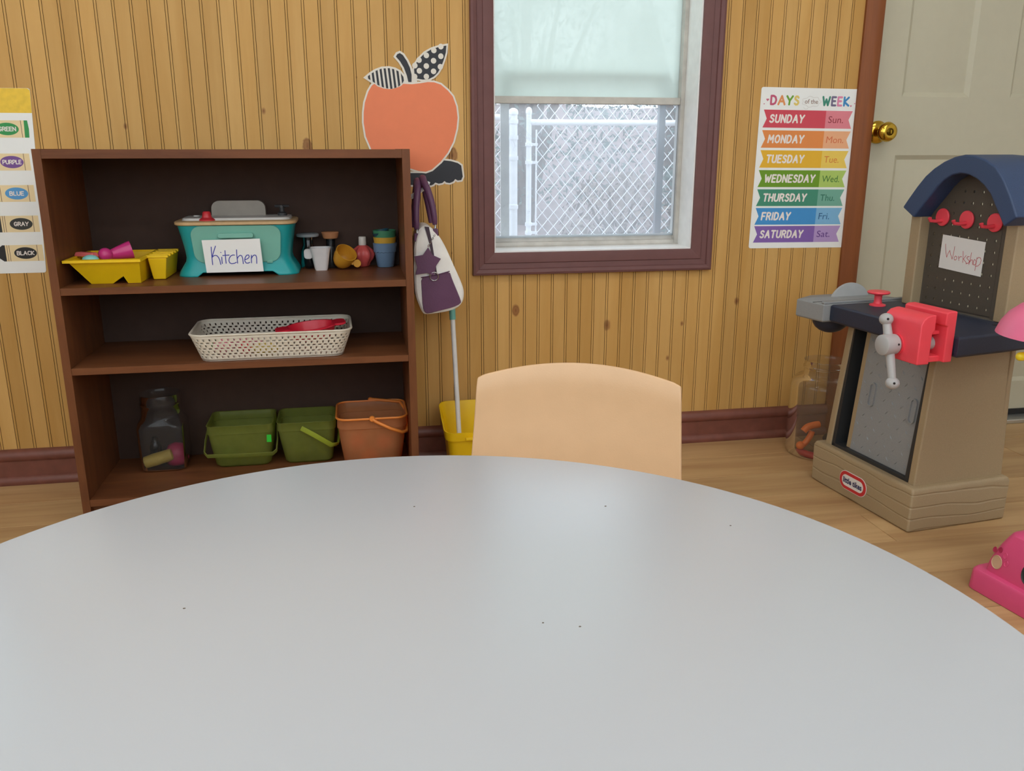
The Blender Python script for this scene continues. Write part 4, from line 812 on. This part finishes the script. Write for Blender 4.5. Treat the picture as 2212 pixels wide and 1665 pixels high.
# ------------------------------------------------------------------ crayon poster at the left edge
cp = thing('wall_poster', 'crayon colour names poster at the left edge of the picture', 'poster', (0, 0, 0))
fr2 = wallframe(-1.083, .5725, -.0012, 0); CWd, CHt = .305, .4515
flat(MB(), [((x + CWd/2)*(.982 + .074*(z + CHt/2)/CHt), z + CHt/2) for x, z in rrect(CWd, CHt, .006, 4)], -.0006, 0, fr2).build('sheet', 'poster_white', cp, smooth=0)
flat(MB(), [(.0, CHt-.058), (CWd*1.046, CHt-.058), (CWd*1.054, CHt-.005), (CWd*1.055-.006, CHt-.0003), (.006, CHt-.0003), (0, CHt-.005)], 0, .0002, fr2).build('header_band', mat('header_yellow', (240, 200, 60), .5, var=.08, vs=60), cp, smooth=0)
mat('crayon_paper', (240, 218, 170), .5, var=.02); mat('crayon_line', (110, 84, 70), .5)
for k, (w_, cz_, c, tipx) in enumerate((('GREEN', .3555, (50,150,80), .15), ('PURPLE', .2765, (120,80,150), .15), ('BLUE', .200, (86,156,212), .15), ('GRAY', .1245, (52,52,50), .15), ('BLACK', .0510, (34,34,36), .15))):
    cm2 = mat('crayon_'+w_.lower(), c, .5, var=.04)
    x0, x1 = .2105, .3075; h = .0205
    if w_ in ('PURPLE', 'BLUE', 'GRAY', 'BLACK'): x1 = .303
    cb = flat(MB(), [(x0, cz_-h), (x1-.004, cz_-h), (x1-.004, cz_+h), (x0, cz_+h)], 0, .00015, fr2).build('crayon', 'crayon_paper', cp, smooth=0)
    flat(MB(), [(x0, cz_-h), (x0, cz_+h), (x0-.006, cz_+h), (x0-.018, cz_+.011), (x0-.05, cz_+.006), (x0-.05, cz_-.006), (x0-.018, cz_-.011), (x0-.006, cz_-h)], 0, .00015, fr2).build('tip', cm2, cb, smooth=0)
    if w_ == 'GREEN': flat(MB(), [(x1-.012, cz_-h), (x1-.002, cz_-h), (x1-.0005, cz_), (x1-.002, cz_+h), (x1-.010, cz_+h)], .00015, .0003, fr2).build('end_cap', cm2, cb, smooth=0)
    for lx in (x0+.004, x0+.009, x1-.018): flat(MB(), [(lx, cz_-h), (lx+.0012, cz_-h), (lx+.0012, cz_+h), (lx, cz_+h)], .00015, .0003, fr2).build('line', 'crayon_line', cb, smooth=0)
    ov = flat(MB(), [(.2570 + 0.0268*math.cos(a_), cz_ + .0148*math.sin(a_)) for a_ in [2*math.pi*q/32 for q in range(32)]], .00015, .0004, fr2).build('label', cm2, cb, smooth=0)
    mb = MB(); ww = {'GREEN':.040,'PURPLE':.043,'BLUE':.033,'GRAY':.034,'BLACK':.041}[w_]; caps(mb, w_, .2570 - ww/2 + .0005, cz_-.0045, .009, lambda x, z, hh: fr2(x, z, hh + .0003), .0021, .05, ww - .001, .22); mb.build('colour_name', 'print_white', ov, smooth=0, recalc=False)

# ------------------------------------------------------------------ toy mop bucket
mp = thing('mop_bucket', 'yellow plastic toy mop bucket with curved sides beside the bookcase', 'bucket', (.325, -.118, 0))
def mtop(y): t_ = (y + .092)/.176; return .138 + .042*max(0, min(1, t_))**1.3
rings = []
for (w, d, r, k) in ((.165, .125, .02, 0), (.172, .132, .022, .03), (.190, .152, .024, .72), (.194, .156, .024, .80), (.206, .168, .026, .82), (.212, .176, .028, 1.0), (.206, .170, .026, 1.0), (.186, .148, .022, .74)):
    rings.append([(x, y, mtop(y)*k + (.001 if k == 0 else 0)) for x, y in rrect(w, d, r, 6)])
rings.append(ring(rrect(.165, .125, .02, 6), .012))
MB().loft(rings).build('tub', 'yellow_plastic', mp, smooth=50)
MB().box(-.05, .05, -.096, -.086, .118, .126).build('front_lip', 'yellow_plastic', mp, bevel=.002)
mat('mop_white', (226, 226, 224), .35); mat('teal_grip', (110, 178, 168), .45); mat('mop_strand', (216, 210, 196), .8)
mo = thing('toy_mop', 'toy mop with white pole and teal grip standing in the yellow bucket', 'mop', (0, 0, 0))
pA, pB = Vector((.2705, -.118, .05)), Vector((.2598, -.036, .572)); pM = pA.lerp(pB, .715)
MB().tube([pA, pM], .0068, 16).build('pole', 'mop_white', mo, smooth=50)
MB().tube([pM, pM.lerp(pB, .06), pB.lerp(pM, .03), pB], [.0088, .0088, .0085, .006], 16).build('grip', 'teal_grip', mo, smooth=50)
MB().ball((.275, -.118, .04), .026, 16, 10, 1, 1, 1).build('mop_head', 'mop_strand', mo, smooth=60)

# ------------------------------------------------------------------ toy workbench (local x runs along its front, local y into its depth)
def moulded(name, c1, groove=.25, scale=9.0):
    m, t, o = nt(name); b = N(t, 'ShaderNodeBsdfPrincipled', Roughness=.5); v = objvec(t, (1, 1, 2.2), False)
    n_ = N(t, 'ShaderNodeTexNoise', Scale=420.0, Detail=2.0); t.links.new(v, n_.inputs['Vector'])
    w = N(t, 'ShaderNodeTexWave', Scale=scale, Distortion=5.0, Detail=1.5); w.bands_direction = 'Z'; w.inputs['Detail Scale'].default_value = .9; t.links.new(v, w.inputs['Vector'])
    hh = ramp(t, w.outputs['Fac'], [(0, (0,0,0)), (.08, (1,1,1)), (1, (1,1,1))])
    c = lin(c1); t.links.new(ramp(t, n_.outputs['Fac'], [(.35, tuple(x*.93 for x in c[:3])), (.65, tuple(x*1.06 for x in c[:3]))]), b.inputs['Base Color'])
    b1 = N(t, 'ShaderNodeBump', Strength=groove, Distance=.004); t.links.new(hh, b1.inputs['Height'])
    b2 = N(t, 'ShaderNodeBump', Strength=.12, Distance=.001); t.links.new(n_.outputs['Fac'], b2.inputs['Height']); t.links.new(b1.outputs[0], b2.inputs['Normal']); t.links.new(b2.outputs[0], b.inputs['Normal'])
    t.links.new(b.outputs[0], o.inputs[0])
moulded('bench_tan', (166, 146, 114), .45, 4.5); mat('bench_tan_plain', (166, 146, 114), .5, var=.05, vs=400, bump=.1, bs=500)
mat('bench_navy', (38, 46, 66), .5, var=.12, vs=500, bump=.15, bs=600); mat('bench_blue', (52, 72, 106), .5, var=.12, vs=500, bump=.15, bs=600)
mat('bench_grey', (146, 149, 150), .5, var=.05, vs=400, bump=.1, bs=500); mat('bench_dark', (46, 48, 50), .5); mat('peg_brown', (82, 74, 64), .55, var=.05, vs=200)
mat('vise_red', (242, 74, 88), .4, var=.03, bump=.05, bs=300); mat('handle_grey', (178, 178, 178), .45, var=.02); mat('blade_grey', (176, 178, 178), .4); mat('hole_black', (14, 14, 15), .6)
wbn = thing('toy_workbench', 'tan toy workbench with navy top and blue arched hood by the door', 'toy workbench', (1.2639, -.7268, 0), math.atan2(-.9934, .115))
def q4(u0, u1, v0, v1, z): return [(u0, v0, z), (u1, v0, z), (u1, v1, z), (u0, v1, z)]
MB().loft([q4(-.372, .002, -.002, .287, 0), q4(-.374, .003, -.003, .288, .1), q4(-.370, -.001, .001, .284, .111)]).build('base', 'bench_tan', wbn, bevel=.006, seg=3)
# body shell with an open front
def fv(z): return .016 + (z - .11)*.085
zb, zt4 = .108, .452
def uL(z): return -.350 + (z - .11)*.03
def uR(z): return -.016 - (z - .11)*.03
mb = MB()
mb.loft([q4(uL(zb), uL(zb)+.022, fv(zb), .275, zb), q4(uL(zt4), uL(zt4)+.022, fv(zt4), .265, zt4)])
mb.loft([q4(uR(zb)-.022, uR(zb), fv(zb), .278, zb), q4(uR(zt4)-.022, uR(zt4), fv(zt4), .268, zt4)])
mb.box(-.345, -.02, .255, .268, zb, zt4)
mb.build('body', 'bench_tan_plain', wbn, bevel=.004)
# recessed dark frame, inner cavity wall and the sliding tread-plate door
u0, u1 = -.326, -.042
fz = lambda z, d=0: fv(z) + d
def strip(ua, ub, za, zb_, d0, d1): return [[(ua, fz(za, d0), za), (ub, fz(za, d0), za), (ub, fz(za, d1), za), (ua, fz(za, d1), za)], [(ua, fz(zb_, d0), zb_), (ub, fz(zb_, d0), zb_), (ub, fz(zb_, d1), zb_), (ua, fz(zb_, d1), zb_)]]
MB().loft(strip(u0, u0+.012, .112, .45, .003, .05)).build('door_track', 'bench_dark', wbn, smooth=0)
MB().loft(strip(u1-.010, u1+.002, .112, .45, .003, .05)).build('door_track', 'bench_dark', wbn, smooth=0)
MB().loft(strip(u0, u1, .110, .119, .003, .05)).build('door_track', 'bench_dark', wbn, smooth=0)
MB().loft(strip(u0+.012, -.262, .118, .45, .045, .05)).build('inner_panel', 'hole_black', wbn, smooth=0)
MB().loft(strip(-.286, -.268, .118, .45, .016, .045)).build('inner_post', 'bench_tan_plain', wbn, bevel=.003)
dr = MB().loft(strip(-.268, u1-.008, .119, .45, .014, .024)).build('sliding_door', 'bench_grey', wbn, bevel=.001)
def on_door(u, z, h): return Vector((u, fz(z, .014) - h, z))
def slot(uc, zc):
    P = rrect(.022, .062, .0105, 6, uc, zc); I = rrect(.015, .055, .0074, 6, uc, zc)
    mb = MB(); mb.loft([[tuple(on_door(u, z, 0)) for u, z in P], [tuple(on_door(u, z, .005)) for u, z in P], [tuple(on_door(u, z, .005)) for u, z in I], [tuple(on_door(u, z, .0006)) for u, z in I]], False, True); mb.build('grip_slot', 'bench_grey', dr, smooth=40)
slot(-.222, .278); slot(-.078, .276)
rnd = random.Random(3); mb = MB()
for rr in range(11):
    for cc in range(7):
        uc = -.256 + cc*.031 + (.0155 if rr % 2 else 0); zc = .137 + rr*.0275
        if uc > -.058 or any(abs(uc-a) < .017 and abs(zc-b) < .042 for a, b in ((-.222, .278), (-.078, .276))): continue
        an = R(50 if (rr+cc) % 2 else -50)
        d = Vector((math.cos(an)*.0075, 0, math.sin(an)*.0075)); e_ = Vector((-math.sin(an)*.0016, 0, math.cos(an)*.0016)); c = on_door(uc, zc, .0)
        a_ = [c - d, c - e_, c + d, c + e_]; top_ = c + Vector((0, -.0026, 0))
        mb.add([*a_, top_], [(0,1,4), (1,2,4), (2,3,4), (3,0,4)])
tr_ = mb.build('tread_pattern', 'bench_grey', dr, smooth=0); tr_['kind'] = 'stuff'
# counter, tray recess, saw table
CT = .493
cpoly = [(-.342, -.016), (.085, -.012), (.073, .13), (.055, .272), (-.342, .272)]
MB().loft([[(u, v_, .447) for u, v_ in offset_poly(cpoly, -.004)], [(u, v_, .452) for u, v_ in cpoly], [(u, v_, CT-.004) for u, v_ in cpoly], [(u, v_, CT) for u, v_ in offset_poly(cpoly, -.004)]]).build('counter', 'bench_navy', wbn, bevel=.002)
MB().prism([(-.005, .165), (.03, .165), (.025, .25), (-.005, .25)], CT-.0005, CT+.0006, 'z').build('counter_recess', 'hole_black', wbn, smooth=0)
spoly = [(-.343, -.036), (-.343, .222), (-.470, .212), (-.486, .19), (-.482, .02), (-.442, -.048)]
sw = MB().loft([[(u, v_, .446) for u, v_ in offset_poly(spoly, -.003)], [(u, v_, .450) for u, v_ in spoly], [(u, v_, CT-.002) for u, v_ in spoly], [(u, v_, CT) for u, v_ in offset_poly(spoly, -.003)]]).build('saw_table', 'bench_grey', wbn, bevel=.0015)
MB().box(-.357, -.345, -.034, .218, CT, CT+.006).build('fence_rail', 'bench_grey', sw, bevel=.002)
MB().box(-.385, -.381, -.04, .215, CT-.0002, CT+.0006).build('rail_groove', 'bench_dark', sw, smooth=0)
bl_ = []
for k in range(25):
    a = R(200 - 220*k/24 + 10)
    bl_.append((.120 + .066*math.cos(R(24 + 132*k/24)), CT - .030 + .066*math.sin(R(24 + 132*k/24)) ))
MB().prism([(x, max(z, CT-.004)) for x, z in bl_] , -.446, -.438, 'x').build('saw_blade', 'blade_grey', sw, bevel=.0008)
MB().ball((-.395, .03, .446), .042, 20, 10, 1.0, 1.25, .95).build('saw_motor', 'bench_navy', sw, smooth=80)
kn2 = MB().lathe([(.020, CT), (.020, CT+.003), (.011, CT+.006), (.0095, CT+.012), (.0095, CT+.026), (.013, CT+.029), (.026, CT+.031), (.028, CT+.034), (.026, CT+.037), (.008, CT+.038)], 28, (-.293, .088, 0)).build('red_peg', 'vise_red', wbn, smooth=40)
MB().lathe([(.013, CT), (.013, CT+.0008)], 20, (-.235, .115, 0)).build('peg_hole', 'hole_black', wbn, smooth=0)
# vise
vs_ = empty('vise', (0, 0, 0)); vs_.parent = wbn
fp = [(-.094, .432), (-.094, .520), (-.089, .530), (-.080, .537), (-.066, .540), (-.056, .540), (-.056, .505), (-.062, .500), (-.062, .432)]
MB().prism(fp, -.052, .062, 'x').build('front_jaw', 'vise_red', vs_, bevel=.003)
MB().prism([(-.036, .437), (-.036, .515), (-.042, .518), (-.042, .545), (-.034, .548), (-.014, .548), (-.014, .437)], -.052, .074, 'x').build('rear_jaw', 'vise_red', vs_, bevel=.003)
MB().box(-.038, .060, -.066, -.02, .436, .450).build('slide', 'vise_red', vs_, bevel=.003)
MB().box(-.038, .052, -.066, -.02, .495, .503).build('slide', 'vise_red', vs_, bevel=.002)
MB().lathe([(.015, -.066), (.015, -.03)], 20, (.03, 0, .472), 'y').build('screw', 'handle_grey', vs_, smooth=40)
MB().lathe([(.0235, -.094), (.0235, -.098)], 24, (-.004, 0, .466), 'y').build('collar', 'vise_red', vs_, smooth=40)
hub = MB().lathe([(.019, -.098), (.0225, -.101), (.0235, -.120), (.0225, -.133), (.020, -.135)], 26, (-.004, 0, .466), 'y').build('handle_hub', 'handle_grey', vs_, smooth=40)
ha, hb2 = Vector((-.022, -.114, .519)), Vector((.020, -.114, .384))
MB().tube([ha, Vector((-.004, -.114, .466))], [.0088, .0105], 14).build('handle_arm', 'handle_grey', vs_, smooth=60)
MB().tube([Vector((-.004, -.114, .466)), hb2], [.0105, .0082], 14).build('handle_arm', 'handle_grey', vs_, smooth=60)
for c in (ha, hb2):
    k_ = MB().ball(tuple(c), .0152, 18, 10, 1, 1, .9).build('handle_ball', 'handle_grey', vs_, smooth=80)
    MB().ball((c.x + .0125, c.y - .0062, c.z + .003), .0028, 10, 6).build('screw_hole', 'hole_black', k_, smooth=80)
MB().ball((.018, -.108, .470), .0026, 10, 6).build('screw_hole', 'hole_black', hub, smooth=80)
# tower: posts, pegboard with holes through it, hood
def arch_pts(cu, hw, zs_, zt_, n=20): return [(cu - hw*math.cos(math.pi*k/n), zs_ + (zt_-zs_)*math.sin(math.pi*k/n)) for k in range(n+1)]
MB().box(-.306, -.272, .172, .262, CT, .738).build('tower_post', 'bench_tan_plain', wbn, bevel=.004)
MB().box(-.036, -.002, .196, .285, CT, .738).build('tower_post', 'bench_tan_plain', wbn, bevel=.004)
mb = MB(); pu0, pu1, pz0, pz1, cu_, rz_ = -.272, -.036, .495, .812, 8, 11
du, dz = .0272, .0268; us = -.252 - du/2; zs0 = .5155 - dz/2
def holecell(ua, ub, za, zb_, hole=True, r=.0029):
    c = ((ua+ub)/2, (za+zb_)/2)
    O = [(ua, za), (c[0], za), (ub, za), (ub, c[1]), (ub, zb_), (c[0], zb_), (ua, zb_), (ua, c[1])]
    if not hole: mb.add([(u, .201, z) for u, z in O], [tuple(range(8))]); return
    I = [(c[0] + r*math.cos(R(225 + 45*k)), c[1] + r*1.25*math.sin(R(225 + 45*k))) for k in range(8)]
    mb.add([(u, .201, z) for u, z in O + I], [(k, (k+1) % 8, (k+1) % 8 + 8, k+8) for k in range(8)])
for rr in range(rz_):
    for cc in range(cu_):
        hole = True
        if rr == 10 and cc not in (3, 4, 5): hole = False
        if rr == 9 and cc not in (2, 3, 4, 5, 6): hole = False
        if rr == 8 and cc in (0,): hole = False
        holecell(us + cc*du, us + (cc+1)*du, zs0 + rr*dz, zs0 + (rr+1)*dz, hole)
ue, ze = us + cu_*du, zs0 + rz_*dz
for (a, b, c, d) in ((pu0, us, pz0, ze), (ue, pu1, pz0, ze), (us, ue, pz0, zs0), (pu0, pu1, ze, .835)): mb.add([(a, .201, c), (b, .201, c), (b, .201, d), (a, .201, d)], [(0,1,2,3)])
pg = mb.build('pegboard', 'peg_brown', wbn, smooth=0, solid=.003, off=0)
for (uc, zc) in ((-.227, .7185), (-.151, .718), (-.068, .7175)):
    hk2 = MB().lathe([(.0205, .199), (.0215, .1975), (.0215, .195), (.020, .1935)], 28, (uc, 0, zc), 'y').build('peg_hook', 'vise_red', wbn, smooth=40)
    MB().tube([(uc, .194, zc-.008), (uc-.002, .176, zc-.0095), (uc-.003, .163, zc-.008), (uc-.003, .160, zc-.001)], [.0055, .0042, .0042, .0048], 10).build('hook_arm', 'vise_red', hk2, smooth=60)
ou = [(-.314, .738), (-.296, .762), (-.272, .792), (-.249, .817), (-.224, .836), (-.195, .852), (-.165, .863), (-.135, .868), (-.105, .866), (-.075, .858), (-.043, .843), (-.016, .815), (.005, .786), (.022, .758), (.034, .738)]
iu = [(-.272, .715), (-.258, .733), (-.243, .750), (-.225, .770), (-.207, .792), (-.188, .809), (-.165, .821), (-.140, .826), (-.115, .823), (-.092, .815), (-.068, .801), (-.047, .783), (-.032, .762), (-.014, .738), (.002, .715)]
n = len(ou); vs = []
for (v_, k) in ((.150, 1.0), (.146, 1.0), (.30, 1.0)): pass
mb = MB(); F1 = [(u, .148, z) for u, z in ou]; F2 = [(u, .148, z) for u, z in iu]; Bk1 = [(u, .292, z) for u, z in ou]; Bk2 = [(u, .292, z) for u, z in iu]
for k in range(n-1):
    mb.add([F1[k], F1[k+1], F2[k+1], F2[k]], [(0,1,2,3)]); mb.add([Bk1[k], Bk1[k+1], Bk2[k+1], Bk2[k]], [(3,2,1,0)])
    mb.add([F1[k], F1[k+1], Bk1[k+1], Bk1[k]], [(3,2,1,0)]); mb.add([F2[k], F2[k+1], Bk2[k+1], Bk2[k]], [(0,1,2,3)])
for k in (0, n-1): mb.add([F1[k], F2[k], Bk2[k], Bk1[k]], [(0,1,2,3)])
mb.build('hood', 'bench_blue', wbn, smooth=28, bevel=.004, seg=2)
# logo on the base
lg_ = empty('logo', (-.2005, -.0030, .0495)); lg_.parent = wbn
mat('logo_red', (206, 50, 56), .4); mat('logo_white', (236, 234, 232), .4); mat('logo_navy', (28, 34, 92), .5)
rl = lambda w, h: rrect(w, h, h/2 - .0002, 10)
MB().prism(rl(.104, .050), 0, -.0010).build('logo_rim', 'logo_white', lg_, smooth=0); MB().prism(rl(.101, .047), -.0010, -.0016).build('logo_ring', 'logo_red', lg_, smooth=0); MB().prism(rl(.082, .030), -.0016, -.0020).build('logo_field', 'logo_white', lg_, smooth=0)
mb = MB(); font_mesh(mb, 'little tikes', -.036, -.0065, .0150, lambda x, z, h: (x, -.0020 - h, z), .072, 0, .03); mb.build('logo_text', 'logo_navy', lg_, smooth=0, recalc=False)
# the Workshop card
ca, sa = math.cos(wbn.rotation_euler.z), math.sin(wbn.rotation_euler.z)
def bench_world(u, v_, z): return (1.2639 + ca*u - sa*v_, -.7268 + sa*u + ca*v_, z)
wc = thing('paper_sign', 'white card reading Workshop in red handwriting on the pegboard', 'sign', bench_world(-.1535, .1975, .6335), wbn.rotation_euler.z)
ce = [(-.0665, .0435), (.0665, .0375), (.0655, -.0435), (-.0675, -.0375)]
MB().prism(ce, 0, .0005).build('card', 'paper', wc, smooth=0)
Wk = [[(668,965),(668,1000),(672,1050),(680,1100)], [(680,1100),(695,1060),(712,1030)], [(712,1030),(722,1070),(738,1118)], [(738,1118),(752,1060),(763,990)], [(772,1085),(760,1098),(758,1115),(768,1126),(782,1118),(788,1100),(782,1088),(772,1085)],
      [(803,1085),(808,1130)], [(808,1108),(820,1090),(837,1090)], [(850,1035),(851,1090),(848,1147)], [(881,1077),(854,1112)], [(854,1112),(886,1152)], [(914,1086),(896,1088),(888,1102),(900,1116),(914,1130),(907,1150),(880,1160)],
      [(935,1048),(925,1100),(910,1166)], [(918,1142),(932,1118),(945,1120),(947,1166)], [(967,1112),(953,1135),(953,1160),(964,1170),(978,1158),(982,1132),(967,1112)], [(990,1092),(982,1150),(970,1222)], [(985,1112),(1005,1092),(1024,1098),(1030,1122),(1020,1155),(1000,1175),(976,1180)]]
def wmap(x, y):
    a, b, c, d = 433, -44, 77, 337; det = a*d - b*c; X, Y = x - 637, y - 868
    s_, t_ = (d*X - b*Y)/det, (-c*X + a*Y)/det; return (-.0665 + .133*s_ - .001*t_, .0435 - .006*s_ - .081*t_)
mat('red_ink', (196, 70, 80), .6); mb = MB(); strokes(mb, [[wmap(*q) for q in l] for l in Wk], .0013, lambda x, z, h: (x, -h, z)); mb.build('lettering', 'red_ink', wc, smooth=0, recalc=False)

# ------------------------------------------------------------------ clear barrel jar with toys behind the workbench
clear('barrel_clear', (238, 236, 230), .05, .10, (214, 206, 190), .25)
jb = thing('barrel_jar', 'large clear plastic barrel jar with toys on the floor behind the workbench', 'jar', (1.347, -.166, 0))
MB().lathe([(.088, .001), (.094, .008), (.0945, .03), (.0955, .12), (.0945, .21), (.09, .226), (.076, .238), (.063, .243), (.0605, .248), (.0605, .262), (.063, .264), (.063, .268), (.060, .270), (.060, .284), (.062, .286)], 48, cap1=False).build('body', 'barrel_clear', jb, smooth=50)
mat('toy_orange', (238, 122, 50), .45); mat('toy_blue', (40, 90, 180), .45); mat('brown_toy_red', (178, 52, 50), .5)
o = thing('toy_wrench', 'orange toy wrench with bent head standing inside the barrel jar', 'toy', (1.303, -.19, 0))
MB().tube(smooth_poly([(-.03, 0, .03), (-.012, 0, .04), (.002, 0, .062), (.006, 0, .076)], 2, False), .009, 10).build('shaft', 'toy_orange', o, smooth=60)
MB().tube(smooth_poly([(-.022, 0, .078), (-.012, 0, .09), (.008, 0, .095), (.026, 0, .096)], 2, False), .0105, 10).build('head', 'toy_orange', o, smooth=60)
MB().ball((-.028, 0, .034), .0125, 14, 8).build('knuckle', 'toy_orange', o, smooth=80)
tag(MB().tube(smooth_poly([(1.273, -.180, .016), (1.285, -.203, .012), (1.307, -.232, .011)], 1, False), .0105, 12).build('toy_block', 'brown_toy_red', smooth=60), 'dull red toy bar on the bottom of the barrel jar', 'toy')
tag(MB().box(1.332, 1.362, -.24, -.215, .003, .026).build('toy_block', 'toy_blue', bevel=.003), 'blue toy block on the bottom of the barrel jar', 'toy')
hm = thing('toy_hammer', 'grey toy hammer with pale handle leaning inside the barrel jar', 'toy', (1.385, -.20, 0))
MB().tube([(-.022, 0, .062), (.040, 0, .135)], .0055, 10).build('handle', 'cap_white', hm, smooth=60)
MB().tube([(-.036, 0, .060), (-.006, 0, .036)], .0125, 14).build('head', 'dark_grey', hm, smooth=60)

# ------------------------------------------------------------------ pink pet playset at the right edge
mat('pet_pink', (226, 84, 134), .4, var=.02); mat('pet_pink_light', (240, 120, 160), .4, var=.02); mat('pet_yellow', (240, 214, 40), .4); mat('pet_white', (228, 226, 220), .45); mat('paw_light', (205, 170, 140), .6)
ps = thing('pet_playset', 'pink plastic pet playset with paw cutouts and domed top', 'toy', (1.226, -.975, 0), R(-81.5))
# local x along the face towards the camera, local y to the right
W_, D_2 = .42, .34
def pr4(i_, j_, z): return [(x, y, z) for x, y in rrect(W_ - i_*2, D_2 - j_*2, .02, 4, W_/2, D_2/2)]
MB().loft([pr4(0, 0, 0), pr4(.002, .002, .040), pr4(.006, .006, .046), pr4(.020, .018, .047)], True, True).build('base_step', 'pet_pink', ps, bevel=.002)
def shell(z): 
    t_ = (z - .046)/.10; return .020 + .036*t_**1.5, .018 + .026*t_**1.8
hn = MB()
zsq = [.046, .066, .088, .108, .123, .135, .142, .146]
rings = []
for z in zsq: i_, j_ = shell(z); rings.append(pr4(i_ + (.01 if z > .14 else 0), j_ + (.012 if z > .14 else 0), z))
hn.loft(rings, False, True); hn.build('housing', 'pet_pink', ps, smooth=50, bevel=.002)
def face(u, z, h=0): i_, j_ = shell(z); return (u, j_ - h, z)
def patch(name, uc, zc, ru, rz2, m_, parent):
    P = [(uc + ru*math.cos(2*math.pi*k/20), zc + rz2*math.sin(2*math.pi*k/20)) for k in range(20)]
    mb = MB(); mb.loft([[face(u, z, .0008) for u, z in P], [face(uc + (u-uc)*.92, zc + (z-zc)*.92, .0016) for u, z in P], [face(uc + (u-uc)*.86, zc + (z-zc)*.86, .0003) for u, z in P]], False, True); return mb.build(name, m_, parent, smooth=40)
pw = empty('paw_cutout', (0, 0, 0)); pw.parent = ps
patch('paw_pad', .050, .073, .0125, .0145, 'paw_light', pw)
for (u, z) in ((.038, .095), (.050, .099), (.064, .093), (.071, .079)): patch('toe_pad', u, z, .0045, .006, 'pet_pink' if u > .06 else 'toy_magenta', pw)
patch('round_cutout', .122, .080, .016, .022, 'bench_dark', ps)
MB().lathe([(.024, .144), (.022, .56)], 20, (.055, .125, 0)).build('post', 'pet_white', ps, smooth=50)
MB().lathe([(.001, .604), (.05, .600), (.082, .589), (.100, .573), (.112, .554), (.119, .534), (.115, .533), (.095, .568), (.05, .592), (.001, .597)], 40, (.046, .105, 0)).build('dome', 'pet_pink_light', ps, smooth=50)
MB().tube([(.030, .018, .497), (.045, .10, .499), (.06, .19, .497)], .0085, 14).ball((.030, .018, .497), .0085, 14, 8).build('yellow_bar', 'pet_yellow', ps, smooth=60)
